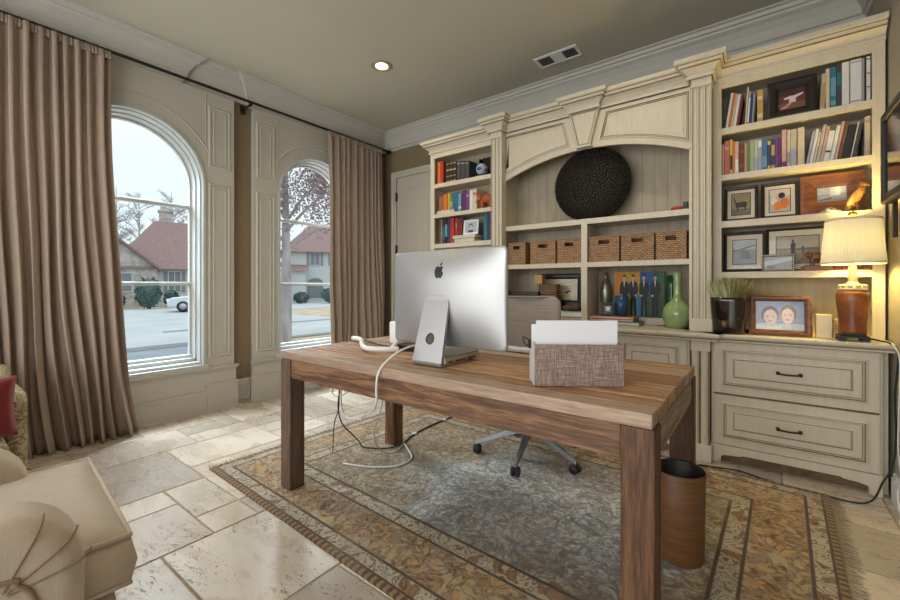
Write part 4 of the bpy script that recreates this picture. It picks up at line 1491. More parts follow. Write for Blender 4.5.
def mat_wicker():
    t = NT('brown_wicker')
    br = t.n('ShaderNodeTexBrick')
    t.put(br.inputs['Vector'], t.map((1, 1, 1), t.n('ShaderNodeTexCoord').outputs['UV']))
    br.inputs['Color1'].default_value = (0.50, 0.315, 0.185, 1)
    br.inputs['Color2'].default_value = (0.29, 0.16, 0.085, 1)
    br.inputs['Mortar'].default_value = (0.13, 0.065, 0.03, 1)
    br.inputs['Scale'].default_value = 1.0
    br.inputs['Mortar Size'].default_value = 0.0028
    br.inputs['Brick Width'].default_value = 0.030
    br.inputs['Row Height'].default_value = 0.0135
    n = t.noise(60, None, 3)
    c = t.mix(t.rng(n, 0.35, 0.7, 0, 0.4), br.outputs['Color'], (0.50, 0.30, 0.15))
    t.bump(br.outputs['Fac'], -0.6, 0.004)
    return t.set(Base_Color=c, Roughness=0.75)


M['wicker'] = mat_wicker()


def uv_world(o):
    me = o.data
    uv = me.uv_layers.new(name='UVMap')
    for p in me.polygons:
        nx_, ny_, nz_ = (abs(v) for v in p.normal)
        for li in p.loop_indices:
            v = me.vertices[me.loops[li].vertex_index].co
            uv.data[li].uv = (v.y, v.z) if nx_ > max(ny_, nz_) else ((v.x, v.z) if ny_ >= nz_ else (v.x, v.y))


def basket(label, x0, x1, z, y0=3.155, d=0.25, h=0.192):
    w = x1 - x0
    t = thing('wicker_basket', label, 'basket', ((x0 + x1) / 2, y0, z), group='wicker baskets on the centre shelf')
    mb = MB()
    th = 0.009
    hx, hz0, hz1 = w * 0.17, h * 0.70, h * 0.86
    a, b = -w / 2 + 0.004, w / 2 - 0.004
    for p in ((a, -hx, 0, h), (hx, b, 0, h), (-hx, hx, 0, hz0), (-hx, hx, hz1, h)):
        mb.box(p[0], p[1], 0, th, p[2], p[3])
    mb.box(a, b, d - th, d, 0, h)
    mb.box(a, a + th, th, d - th, 0, h)
    mb.box(b - th, b, th, d - th, 0, h)
    mb.box(a, b, th, d - th, 0, 0.006)
    bmesh.ops.transform(mb.bm, matrix=Matrix.Translation(((x0 + x1) / 2, y0, z)), verts=mb.bm.verts[:])
    o = obj('body', mb, M['wicker'], t)
    uv_world(o)
    mb = MB()
    mb.sweep([(a, 0.0), (b, 0.0), (b, d), (a, d)], [(-0.002, h - 0.008), (0.004, h - 0.010), (0.004, h + 0.002), (-0.010, h + 0.003), (-0.010, h - 0.004)], lambda p, q, r: (p + (x0 + x1) / 2, q + y0, r + z), closed=True)
    o = obj('rim', mb, M['wicker'], t)
    uv_world(o)
    mb = MB()
    for s0, s1, v0, v1 in ((-hx - 0.006, hx + 0.006, hz1, hz1 + 0.007), (-hx - 0.006, hx + 0.006, hz0 - 0.007, hz0), (-hx - 0.007, -hx, hz0, hz1), (hx, hx + 0.007, hz0, hz1)):
        mb.box(s0 + (x0 + x1) / 2, s1 + (x0 + x1) / 2, y0 - 0.003, y0 + th, v0 + z, v1 + z)
    o = obj('handle_hole_edge', mb, M['wicker'], t, bevel=0.002)
    uv_world(o)
    return t


zb_ = 1.2825
basket('wicker basket nearest the green vase, right above it on the shelf', -0.594, -0.398, zb_)
basket('middle one of the three wicker baskets above the painting of four men', -0.826, -0.598, zb_)
basket('wicker basket against the divider, above the painting of four men', -1.060, -0.832, zb_)
basket('wicker basket against the divider, above the framed bird print', -1.320, -1.118, zb_, 3.16, 0.25, 0.19)
basket('middle one of the three wicker baskets above the framed bird print', -1.560, -1.330, zb_, 3.165, 0.25, 0.19)
basket('wicker basket half hidden behind the corner of the computer', -1.775, -1.600, zb_, 3.165, 0.25, 0.19)

# painting of four men in dark suits
pt = thing('painting', 'colourful unframed painting of four men in dark suits, below the wicker baskets', 'painting', (-0.745, 3.37, ZCT + 0.055))
mb = MB()
ms = [flat(70, 92, 70)]
PW, PH, Z0 = 0.355, 0.345, ZCT + 0.056


def shp(col, pts, lev):
    if flat(*col) not in ms:
        ms.append(flat(*col))
    k = ms.index(flat(*col))
    A = [mb.v((-0.925 + PW * a, 3.37 - 0.0002 - lev * 0.0002, Z0 + PH * b)) for a, b in pts]
    mb.face(A, k)


mb.box(-0.925, -0.925 + PW, 3.37, 3.39, Z0, Z0 + PH)
BG = [((206, 128, 36), R4(0, 0.16, 0.45, 1)), ((196, 150, 30), R4(0.16, 0.52, 0.5, 1)), ((164, 140, 40), R4(0.12, 0.42, 0, 0.5)), ((38, 84, 150), R4(0.52, 0.78, 0.35, 1)), ((70, 130, 180), R4(0.42, 0.62, 0, 0.5)), ((46, 96, 66), R4(0.78, 1, 0.5, 1)), ((52, 80, 56), R4(0.62, 1, 0, 0.5)), ((150, 40, 30), R4(0.0, 0.10, 0.2, 0.46)), ((90, 150, 190), [(0.34, 0.02), (0.52, 0.02), (0.46, 0.45), (0.36, 0.3)])]
for i, (c_, p_) in enumerate(BG):
    shp(c_, p_, i)
L = 10
for cx_, arm in ((0.20, -1), (0.385, 1), (0.60, -1), (0.82, -1)):
    nv = (24, 26, 38)
    shp(nv, [(cx_ - 0.06, 0.02), (cx_ - 0.012, 0.02), (cx_, 0.40), (cx_ + 0.018, 0.02), (cx_ + 0.066, 0.02), (cx_ + 0.06, 0.45), (cx_ + 0.105, 0.58), (cx_ + 0.085, 0.74), (cx_ + 0.035, 0.80), (cx_ - 0.035, 0.80), (cx_ - 0.09, 0.72), (cx_ - 0.10, 0.55), (cx_ - 0.06, 0.45)], L)
    shp((214, 214, 220), [(cx_ - 0.018, 0.80), (cx_, 0.64), (cx_ + 0.018, 0.80)], L + 1)
    shp((206, 166, 140), ell(cx_, 0.865, 0.030, 0.055), L + 2)
    shp((34, 26, 24), [(cx_ - 0.034, 0.87), (cx_ - 0.03, 0.93), (cx_, 0.95), (cx_ + 0.03, 0.93), (cx_ + 0.034, 0.87), (cx_, 0.905)], L + 3)
    shp((210, 176, 160), ell(cx_ + arm * 0.05, 0.47, 0.022, 0.022), L + 4)
    L += 5
obj('canvas', mb, ms, pt)
mb = MB()
mb.box(-0.93, -0.565, 3.35, 3.40, ZCT + 0.0005, ZCT + 0.0545)
tag(obj('picture_ledge', mb, M['cab'], bevel=0.002), 'cream wooden rail carrying the painting of four men', 'ledge')

# vases, cup, small photo
mb = MB()
mb.lathe([(0, 0), (0.068, 0.0), (0.085, 0.03), (0.098, 0.085), (0.094, 0.125), (0.07, 0.165), (0.036, 0.195), (0.026, 0.225), (0.026, 0.33), (0.032, 0.385), (0.029, 0.39), (0.022, 0.33), (0.02, 0.24), (0, 0.23)], (-0.466, 3.225, zc), 40)
tag(obj('vase', mb, mat('celadon_glaze', (0.25, 0.36, 0.155), 0.1, var=0.2, sc=14, Coat_Weight=0.6)), 'large pale green bottle vase with long neck beside the pilaster', 'vase')
mb = MB()
mb.lathe([(0, 0), (0.034, 0), (0.038, 0.02), (0.036, 0.22), (0.034, 0.30), (0.030, 0.37), (0.0, 0.372)], (-0.525, 3.375, zc), 24)
tag(obj('glass_vase', mb, mat('dark_green_glass', (0.02, 0.09, 0.025), 0.1, var=0.5, sc=18)), 'slim dark green vase standing behind the pale green bottle vase', 'vase')
mb = MB()
mb.lathe([(0, 0), (0.04, 0), (0.042, 0.01), (0.028, 0.04), (0.03, 0.08), (0.043, 0.20), (0.045, 0.26), (0.03, 0.32), (0.014, 0.345), (0.016, 0.37), (0.010, 0.40), (0, 0.402)], (-0.99, 3.355, zc), 28)
tag(obj('lidded_jar', mb, mat('mercury_silver', (0.34, 0.31, 0.26), 0.3, 0.8, var=0.25, sc=20)), 'tall silver lidded jar beside the divider, behind the small dark photo', 'jar')
zs_ = zc + 0.0645
mb = MB()
mb.lathe([(0, 0), (0.038, 0), (0.047, 0.155), (0.045, 0.155), (0.036, 0.01), (0, 0.01)], (-0.836, 3.225, zs_), 28)
tag(obj('blue_cup', mb, mat('blue_glass', (0.012, 0.075, 0.17), 0.15, var=0.4, sc=25)), 'dark blue cup standing on the stacked books before the painting', 'cup')
M['frame_teal'] = mat('dark_teal_frame', (0.012, 0.05, 0.055), 0.4)
framed('framed_photo', 'small square dark teal framed photo leaning on the blue cup', 0.098, 0.10, (-0.925, 3.185, zs_ + 0.002), 0.025, 0.0, 0.012, 'frame_teal', tilt=0.14, art=((120, 90, 96), [((220, 180, 170), ell(0.5, 0.55, 0.25, 0.3)), ((60, 40, 60), R4(0, 1, 0, 0.25))]))

# football helmet and animals
mb = MB()
c = Vector((-2.10, 3.255, z1 + 0.078))
mb.ball(c, 0.055, 0.06, 0.056, 20, 14)
h_ = obj('shell', mb, mat('pale_helmet', (0.42, 0.50, 0.62), 0.3), None)
hm = thing('toy_helmet', 'small pale blue toy football helmet on its stand beside the dark books', 'helmet', (c.x, c.y, z1))
h_.parent = hm
h_.matrix_parent_inverse = Matrix.Translation(hm.location).inverted()
mb = MB()
mb.ball(c + Vector((0.0, -0.052, -0.004)), 0.026, 0.014, 0.018)
obj('emblem', mb, mat('blue_emblem', (0.03, 0.09, 0.30), 0.4), hm)
mb = MB()
for dz in (-0.03, -0.015):
    mb.tube([c + Vector((0.045, -0.03, dz)), c + Vector((0.075, -0.04, dz)), c + Vector((0.07, 0.02, dz))], 0.003, 6)
mb.box(c.x - 0.05, c.x + 0.05, c.y - 0.04, c.y + 0.04, z1 + 0.0005, z1 + 0.024)
obj('stand', mb, M['black'], hm)
mb = MB()
mb.box(-2.165, -2.15, 3.30, 3.40, z1 + 0.0005, z1 + 0.20)
mb.box(-2.155, -2.02, 3.345, 3.395, z1 + 0.0005, z1 + 0.215)
tag(obj('dark_case', mb, M['black'], bevel=0.004), 'upright black case behind the toy helmet', 'case')
framed('framed_photo', 'narrow dark framed photo half hidden by the pilaster, top shelf beside the door', 0.075, 0.20, (-1.985, 3.30, z1 + 0.002), 0.014, 0.0, 0.014, tilt=0.06, art=((110, 92, 80), [((160, 140, 120), R4(0.2, 0.8, 0.2, 0.7))]))


def elephant(name, label, loc, s, m, rz=0.0, trunk=True, cat='figurine'):
    t = thing(name, label, cat, loc, rz)
    Mt = Matrix.Translation(loc) @ Matrix.Rotation(rz, 4, 'Z') @ Matrix.Diagonal((s, s, s, 1))
    mb = MB()
    mb.ball((0, 0, 0.62), 0.46, 0.27, 0.30, 20, 12)
    mb.ball((-0.08, 0, 0.70), 0.30, 0.23, 0.22, 16, 10)
    for x_, y_ in ((-0.26, -0.14), (-0.26, 0.14), (0.28, -0.13), (0.28, 0.13)):
        mb.tube([(x_, y_, 0.55), (x_ * 1.04, y_, 0.28), (x_ * 1.02, y_, 0.0)], lambda u: 0.115 - 0.03 * u, 12)
    mb.ball((-0.52, 0, 0.74), 0.20, 0.165, 0.19, 16, 10)
    if trunk:
        mb.tube([(-0.60, 0, 0.74), (-0.78, 0, 0.58), (-0.82, 0, 0.34), (-0.93, 0, 0.24), (-1.02, 0, 0.34)], lambda u: 0.10 - 0.06 * u, 12)
    mb.tube([(0.44, 0, 0.72), (0.52, 0, 0.55), (0.52, 0, 0.38)], lambda u: 0.03 - 0.012 * u, 8)
    bmesh.ops.transform(mb.bm, matrix=Mt, verts=mb.bm.verts[:])
    b = obj('body', mb, m, t)
    for sg in (-1, 1):
        mb = MB()
        mb.ball((-0.44, sg * 0.20, 0.74), 0.13, 0.035, 0.19, 14, 8, Matrix.Rotation(sg * 0.4, 3, 'Z'))
        bmesh.ops.transform(mb.bm, matrix=Mt, verts=mb.bm.verts[:])
        obj('ear', mb, m, t)
        mb = MB()
        mb.tube([(-0.64, sg * 0.08, 0.64), (-0.76, sg * 0.10, 0.56), (-0.86, sg * 0.10, 0.60)], lambda u: 0.022 - 0.015 * u, 8)
        bmesh.ops.transform(mb.bm, matrix=Mt, verts=mb.bm.verts[:])
        obj('tusk', mb, mat('tusk_' + name, (0.6, 0.5, 0.35), 0.4), t)
    return t


M['carved'] = mat_wood('carved_wood', (0.07, 0.025, 0.01), (0.17, 0.065, 0.025), (0.28, 0.12, 0.05), 'x', 0.4, False, 0.8, 0.2)
elephant('carved_elephant', 'carved brown wooden elephant before the beach photo', (0.262, 3.235, z4 + 0.032), 0.085, M['carved'])
mb = MB()
mb.box(0.20, 0.325, 3.205, 3.265, z4 + 0.0005, z4 + 0.0315)
tag(obj('wooden_box', mb, M['carved'], bevel=0.004), 'small flat wooden box carrying the carved elephant', 'box')
elephant('orange_elephant', 'bright orange elephant figure at the end of the colourful books beside the door', (-2.035, 3.245, z2 + 0.0005), 0.15, mat('orange_glaze', (0.40, 0.085, 0.02), 0.5))
mb = MB()
for i in range(15):
    x_ = 0.185 + i * 0.0195
    mb.box(x_, x_ + 0.016, 3.215, 3.235, z4 + 0.0005, z4 + 0.026 + 0.012 * abs(sin(i * 2.3)))
mb.box(0.182, 0.478, 3.213, 3.238, z4 + 0.0005, z4 + 0.008)
tag(obj('carved_village', mb, mat('rust_blocks', (0.22, 0.075, 0.03), 0.6, var=0.5, sc=50), bevel=0.002), 'low row of carved rust-brown blocks below the lamp shade', 'ornament')
# bird of prey
bz = z3 + 0.0005
bt = thing('carved_bird', 'carved golden bird of prey standing before the rosewood frame', 'figurine', (0.425, 3.235, bz))
M['tanwood'] = mat_wood('tan_carving', (0.16, 0.06, 0.02), (0.32, 0.15, 0.05), (0.48, 0.27, 0.10), 'z', 0.4, False, 0.8, 0.3)
mb = MB()
Q = Matrix.Rotation(0.5, 3, 'Y')
mb.ball((0.425, 3.235, bz + 0.085), 0.024, 0.026, 0.062, 18, 12, Q)
mb.ball((0.450, 3.235, bz + 0.148), 0.017, 0.017, 0.019, 14, 10)
mb.tube([(0.438, 3.235, bz + 0.115), (0.449, 3.235, bz + 0.145)], lambda u: 0.022 - 0.006 * u, 12)
mb.tube([(0.463, 3.235, bz + 0.150), (0.474, 3.235, bz + 0.146), (0.477, 3.235, bz + 0.139)], lambda u: 0.006 - 0.005 * u, 8)
mb.tube([(0.405, 3.235, bz + 0.045), (0.385, 3.235, bz + 0.012), (0.375, 3.235, bz + 0.0015)], lambda u: 0.018 - 0.006 * u, 10)
obj('body', mb, M['tanwood'], bt)
for sg in (-1, 1):
    mb = MB()
    mb.ball((0.415, 3.235 + sg * 0.024, bz + 0.082), 0.016, 0.007, 0.058, 12, 8, Q)
    obj('wing', mb, M['tanwood'], bt)
    mb = MB()
    mb.tube([(0.425, 3.235 + sg * 0.012, bz + 0.05), (0.428, 3.235 + sg * 0.012, bz + 0.003)], 0.006, 8)
    obj('leg', mb, M['tanwood'], bt)
mb = MB()
mb.ball((0.425, 3.235, bz + 0.0), 0.045, 0.028, 0.008, 14, 8)
obj('perch', mb, M['tanwood'], bt)
# silver tray before the rosewood photo
mb = MB()
mb.lathe([(0, 0.001), (0.05, 0.001), (0.058, 0.012), (0.052, 0.012), (0.046, 0.005), (0, 0.005)], (0.315, 3.215, z3 + 0.0), 28)
mb.ball((0.315, 3.215, z3 + 0.021), 0.03, 0.02, 0.014)
tag(obj('silver_dish', mb, mat('silver', (0.6, 0.55, 0.45), 0.25, 0.9)), 'small silver dish before the rosewood frame', 'dish')
# white trinket on the second shelf beside the door
mb = MB()
for i, x_ in enumerate((-2.58, -2.535, -2.49, -2.45, -2.41)):
    mb.ball((x_, 3.205, z2 + 0.018), 0.022, 0.012, 0.018)
mb.box(-2.60, -2.39, 3.195, 3.215, z2 + 0.0005, z2 + 0.014)
tag(obj('shell_string', mb, mat('ivory', (0.62, 0.58, 0.52), 0.5)), 'string of small ivory shells before the orange and yellow books', 'ornament')

# ------------------------------------------------------------------ on the counter beside the drawers
pb = thing('potted_heather', 'dark glazed pot of pale green heather on the counter beside the pilaster', 'plant', (-0.160, 3.070, zc))
mb = MB()
mb.lathe([(0, 0), (0.082, 0), (0.086, 0.012), (0.093, 0.10), (0.099, 0.20), (0.102, 0.222), (0.096, 0.222), (0.09, 0.19), (0, 0.185)], (-0.160, 3.070, zc), 40, None, 3.2)


def mat_pot():
    t = NT('tenmoku_glaze')
    n = t.noise(7, t.map((1, 1, 0.5)), 3)
    c = t.mix(t.rng(n, 0.56, 0.62), (0.018, 0.010, 0.008), (0.20, 0.11, 0.02))
    return t.set(Base_Color=c, Roughness=0.08, Coat_Weight=0.5)


obj('pot', mb, mat_pot(), pb)
mb = MB()
rr = random.Random(9)
for i in range(620):
    a, q = rr.random() * 2 * pi, math.sqrt(rr.random()) * 0.082
    p0 = Vector((-0.160 + q * cos(a), 3.070 + q * sin(a), zc + 0.185))
    out_ = Vector((cos(a), sin(a), 0)) * (q / 0.082) * 0.045
    h = 0.10 + rr.random() * 0.06
    p2 = p0 + out_ * rr.uniform(0.5, 1.3) + Vector((rr.uniform(-.014, .014), rr.uniform(-.014, .014), h + 0.03 * (1 - q / 0.082)))
    p2.y = min(p2.y, 3.165)
    mid = p0 * 0.5 + p2 * 0.5 - out_ * 0.15
    w = Vector((-sin(a + rr.random()), cos(a + rr.random()), 0)) * 0.0030
    mb.t = rr.random()
    A, B, C_ = [mb.v(p0 - w), mb.v(p0 + w)], [mb.v(mid - w * 1.2), mb.v(mid + w * 1.2)], mb.v(p2)
    mb.face([A[0], A[1], B[1], B[0]])
    mb.face([B[0], B[1], C_])


def mat_blade():
    t = NT('heather_blades')
    c = t.mix(t.attr('tone'), (0.24, 0.25, 0.085), (0.62, 0.60, 0.36))
    return t.set(Base_Color=c, Roughness=0.6)


obj('foliage', mb, mat_blade(), pb, fix=False)
mb = MB()
mb.lathe([(0, 0), (0.088, 0), (0, 0.006)], (-0.160, 3.070, zc + 0.186), 24)
obj('soil', mb, mat('soil', (0.05, 0.035, 0.02), 0.95), pb)
mb = MB()
mb.box(0.243, 0.312, 3.085, 3.125, zc, zc + 0.132)
tag(obj('cream_box', mb, mat('cream_card', (0.66, 0.58, 0.42), 0.6), bevel=0.004), 'small plain cream box between the carved frame and the lamp', 'box')
mb = MB()
for i in range(6):
    mb.box(0.318 + 0.002 * (i % 2), 0.366 + 0.003 * (i % 3), 3.13, 3.17, zc + 0.018 * i, zc + 0.018 * i + 0.0165)
tag(obj('card_stack', mb, mat('straw', (0.45, 0.33, 0.14), 0.8, var=0.2, sc=60), bevel=0.002), 'small straw coloured stack behind the lamp base', 'stack')

# table lamp
LX, LY = 0.386, 3.035
lamp = thing('table_lamp', 'lit table lamp with pleated cream shade and red-brown urn base', 'lamp', (LX, LY, zc))
mb = MB()
for sx in (-1, 1):
    for sy in (-1, 1):
        mb.box(LX + sx * 0.044 - 0.016, LX + sx * 0.044 + 0.016, LY + sy * 0.044 - 0.016, LY + sy * 0.044 + 0.016, zc, zc + 0.016)
mb.box(LX - 0.058, LX + 0.058, LY - 0.058, LY + 0.058, zc + 0.016, zc + 0.03)
mb.box(LX - 0.048, LX + 0.048, LY - 0.048, LY + 0.048, zc + 0.03, zc + 0.042)
obj('base', mb, M['black'], lamp, bevel=0.003)
mb = MB()
mb.lathe([(0, 0.042), (0.055, 0.042), (0.0565, 0.05), (0.0555, 0.10), (0.060, 0.16), (0.066, 0.205), (0.068, 0.235), (0.066, 0.252), (0.058, 0.266), (0, 0.268)], (LX, LY, zc), 40)


def mat_urn():
    t = NT('crackled_red_lacquer')
    v = t.voro(45, None, 'DISTANCE_TO_EDGE')
    n = t.noise(9, None, 5)
    c = t.ramp(n, [(0.3, (0.10, 0.025, 0.008)), (0.55, (0.25, 0.07, 0.018)), (0.75, (0.38, 0.14, 0.04))])
    c = t.mix(t.rng(v.outputs['Distance'], 0.0, 0.05, 0.5, 0), c, (0.06, 0.02, 0.008))
    return t.set(Base_Color=c, Roughness=0.35)


obj('urn', mb, mat_urn(), lamp)
mb = MB()
mb.lathe([(0, 0.268), (0.058, 0.268), (0.060, 0.278), (0.05, 0.283), (0.05, 0.292), (0.024, 0.306), (0.017, 0.325), (0.022, 0.338), (0.013, 0.35), (0.017, 0.39), (0.012, 0.40), (0.012, 0.44), (0, 0.44)], (LX, LY, zc), 28)
for k in range(10):
    a = 2 * pi * k / 10
    mb.ball((LX + 0.047 * cos(a), LY + 0.047 * sin(a), zc + 0.29), 0.012, n=8, m=6)
obj('neck', mb, mat('antique_ivory', (0.50, 0.42, 0.28), 0.4, 0.2), lamp)
mb = MB()
nP = 96
A, B = [], []
for i in range(nP * 2):
    a = 2 * pi * i / (nP * 2)
    k = 0.0014 if i % 2 else -0.0014
    A.append(mb.v((LX + (0.127 + k) * cos(a), LY + (0.127 + k) * sin(a), 1.222)))
    B.append(mb.v((LX + (0.110 + k) * cos(a), LY + (0.110 + k) * sin(a), 1.452)))
for i in range(nP * 2):
    j = (i + 1) % (nP * 2)
    mb.face([A[i], A[j], B[j], B[i]])


def mat_shade():
    t = NT('pleated_silk')
    t.t.nodes.remove(t.b)
    d = t.n('ShaderNodeBsdfDiffuse')
    d.inputs[0].default_value = (0.74, 0.70, 0.56, 1)
    tl = t.n('ShaderNodeBsdfTranslucent')
    tl.inputs[0].default_value = (0.93, 0.88, 0.74, 1)
    mx = t.n('ShaderNodeMixShader')
    mx.inputs[0].default_value = 0.02
    t.t.links.new(d.outputs[0], mx.inputs[1])
    t.t.links.new(tl.outputs[0], mx.inputs[2])
    o = [n for n in t.t.nodes if n.type == 'OUTPUT_MATERIAL'][0]
    t.t.links.new(mx.outputs[0], o.inputs[0])
    return t.mat


M['shade_ring'] = mat('shade_binding', (0.75, 0.66, 0.45), 0.8)
sh_ = obj('shade', mb, mat_shade(), lamp, fix=False)
mb = MB()
for z, r_ in ((1.222, 0.1275), (1.452, 0.1105)):
    mb = MB()
    mb.lathe([(r_ - 0.002, -0.006), (r_ + 0.002, -0.006), (r_ + 0.002, 0.006), (r_ - 0.002, 0.006), (r_ - 0.002, -0.006)], (LX, LY, z), 64)
    obj('shade_ring', mb, M['shade_ring'], sh_)
mb = MB()
for k in range(3):
    a = 2 * pi * k / 3
    mb.cyl((LX, LY, 1.448), (LX + 0.109 * cos(a), LY + 0.109 * sin(a), 1.448), 0.002, 6)
obj('shade_spider', mb, M['gold'], sh_)
mb = MB()
mb.tube([(LX - 0.012, LY, 1.245), (LX - 0.052, LY, 1.29), (LX - 0.052, LY, 1.38), (LX, LY, 1.452)], 0.0025, 6)
mb.tube([(LX + 0.012, LY, 1.245), (LX + 0.052, LY, 1.29), (LX + 0.052, LY, 1.38), (LX, LY, 1.452)], 0.0025, 6)
obj('harp', mb, M['gold'], lamp)
mb = MB()
mb.lathe([(0, 1.452), (0.008, 1.452), (0.006, 1.462), (0.016, 1.474), (0.019, 1.483), (0.014, 1.495), (0, 1.50)], (LX, LY, 0), 20)
obj('finial', mb, M['gold'], lamp)
mb = MB()
mb.cyl((LX, LY, zc + 0.44), (LX, LY, 1.30), 0.014)
obj('socket', mb, M['gold'], lamp)
mb = MB()
mb.ball((LX, LY, 1.335), 0.02, n=20, m=12)


def mat_emit(name, col, s_):
    t = NT(name)
    return t.set(Base_Color=(0.8, 0.8, 0.8), Emission_Color=col, Emission_Strength=s_)


obj('bulb', mb, mat_emit('lamp_bulb', (1.0, 0.80, 0.45), 15.0), lamp)
d = bpy.data.lights.new('lamp_glow', 'POINT')
d.energy, d.color, d.shadow_soft_size = 25.0, (1.0, 0.74, 0.22), 0.04
o = bpy.data.objects.new('lamp_glow', d)
o.location = (LX, LY, 1.335)
link(o, lamp)
mb = MB()
mb.tube([(LX + 0.04, LY + 0.02, zc + 0.02), (0.475, 3.0, zc + 0.012), (0.512, 2.955, zc + 0.004), (0.536, 2.945, zc - 0.05), (0.530, 2.97, 0.55), (0.536, 2.985, 0.35), (0.524, 2.98, 0.2), (0.49, 2.975, 0.11), (0.42, 2.90, 0.012), (0.25, 2.88, 0.008), (0.05, 2.90, 0.008), (-0.10, 2.955, 0.008), (-0.22, 2.93, 0.008), (-0.30, 2.88, 0.02)], 0.0045, 8, 8)
obj('cord', mb, M['cord_black'], lamp)
mb = MB()
mb.tube([(0.515, 2.945, zc + 0.006), (0.5385, 2.93, zc - 0.07), (0.538, 2.94, 0.5), (0.537, 2.95, 0.3), (0.538, 2.90, 0.16), (0.519, 2.86, 0.10), (0.518, 2.80, 0.03), (0.505, 2.74, 0.006)], 0.0035, 8, 8)
tag(obj('wall_cable', mb, M['cord_white']), 'thin white cord hanging in the corner beside the cabinet end', 'cable')
# ------------------------------------------------------------------ curtains and rod
def curtain(name, label, y0t, y1t, y0b, y1b, x, zt, folds, amp, seed, flare=0.0):
    t = thing(name, label, 'curtain', (x, (y0t + y1t) / 2, 0))
    rr = random.Random(seed)
    ph = [rr.uniform(-0.5, 0.5) for _ in range(folds + 3)]
    wd = [rr.uniform(0.55, 1.5) for _ in range(folds)]
    tot = sum(wd)
    NU, NV = folds * 14, 44
    edges = [0]
    for q in wd:
        edges.append(edges[-1] + q / tot)

    def fold(u):
        for i in range(folds):
            if u <= edges[i + 1] or i == folds - 1:
                f = (u - edges[i]) / (edges[i + 1] - edges[i])
                return i, f
    mb = MB()
    mb.sm = True
    G = []
    for j in range(NV + 1):
        v = j / NV
        z = zt * (1 - v)
        row_ = []
        k = v ** 0.7
        for i in range(NU + 1):
            u = i / NU
            fi, f = fold(u)
            y = (y0t + (y1t - y0t) * u) * (1 - v ** 2.2) + (y0b + (y1b - y0b) * u) * v ** 2.2
            s_ = sin(2 * pi * f + 0.35 * sin(3 * v + ph[fi] * 4))
            shp_ = (abs(s_) ** 0.75) * (1 if s_ > 0 else -1)
            a = amp * (0.42 + 0.58 * k) * (0.8 + 0.4 * ph[fi])
            x_ = x + a * shp_ + 0.012 * sin(5.1 * u + 4 * v + ph[0] * 5)
            y += 0.020 * sin(2 * pi * f * 2 + ph[fi]) * (1 - 0.3 * v) + 0.014 * sin(9 * v + fi) * v
            x_ += 0.0035 * sin(34 * u * folds * 0.2 + 7 * v) + 0.004 * sin(38 * v + 2.2 * fi) * max(0, v - 0.75) * 4
            if v > 0.86:
                w = (v - 0.86) / 0.14
                x_ += flare * w * w * (0.6 + 0.4 * s_)
            row_.append(mb.v((x_, y, max(z, 0.006))))
        G.append(row_)
    for j in range(NV):
        for i in range(NU):
            mb.face([G[j][i], G[j][i + 1], G[j + 1][i + 1], G[j + 1][i]])
    o = obj('panel', mb, M['curtain'], t)
    so = o.modifiers.new('thick', 'SOLIDIFY')
    so.thickness = 0.004
    so.offset = 0
    # gathered heading band
    mb = MB()
    mb.sm = True
    P0, P1 = [], []
    n = folds * 18
    for i in range(n + 1):
        u = i / n
        y = y0t + (y1t - y0t) * u
        x_ = x + 0.007 * sin(u * folds * 3.1 * 2 * pi) + 0.012
        P0.append(mb.v((x_, y, zt + 0.004)))
        P1.append(mb.v((x_ + 0.006, y, zt - 0.05)))
    for i in range(n):
        mb.face([P0[i], P0[i + 1], P1[i + 1], P1[i]])
    hb = obj('heading', mb, M['curtain'], t)
    so = hb.modifiers.new('thick', 'SOLIDIFY')
    so.thickness = 0.004
    return t


XC = -3.745
ZR = 2.795
curtain('curtain', 'long brown linen curtain puddling on the floor beside the floral chair', -0.12, 0.865, -0.10, 1.03, XC, ZR - 0.014, 17, 0.074, 3, 0.03)
curtain('curtain', 'brown linen curtain in the room corner beside the door', 2.735, 3.52, 2.76, 3.58, XC, ZR - 0.014, 10, 0.052, 11, 0.01)
rod = thing('curtain_rod', 'thin black iron curtain rod running above both arched windows', 'curtain rod', (XC, 1.8, ZR))
mb = MB()
mb.cyl((XC, -0.6, ZR), (XC, 3.64, ZR), 0.0125, 16)
obj('rod', mb, M['iron'], rod)
mb = MB()
mb.ball((XC, 3.655, ZR), 0.02)
obj('finial', mb, M['iron'], rod)
for y in (1.885, 3.625, -0.3):
    mb = MB()
    mb.box(XL, XL + 0.012, y - 0.02, y + 0.02, ZR - 0.075, ZR + 0.004)
    mb.cyl((XL + 0.01, y, ZR - 0.03), (XC - 0.005, y, ZR - 0.03), 0.008, 10)
    mb.tube([(XC - 0.02, y, ZR - 0.03), (XC - 0.002, y, ZR - 0.03), (XC, y, ZR - 0.016)], 0.009, 10)
    mb.box(XC - 0.014, XC + 0.014, y - 0.012, y + 0.012, ZR - 0.034, ZR - 0.0135)
    obj('bracket', mb, M['iron'], rod, bevel=0.002)
for a, b, n in ((-0.10, 0.85, 16), (2.75, 3.50, 14)):
    for i in range(n):
        y = a + (b - a) * i / (n - 1)
        mb = MB()
        P = [(XC + 0.017 * cos(2 * pi * k / 12), y, ZR - 0.003 + 0.017 * sin(2 * pi * k / 12)) for k in range(13)]
        mb.tube(P, 0.0028, 6, 1, False)
        obj('ring', mb, M['iron'], rod)

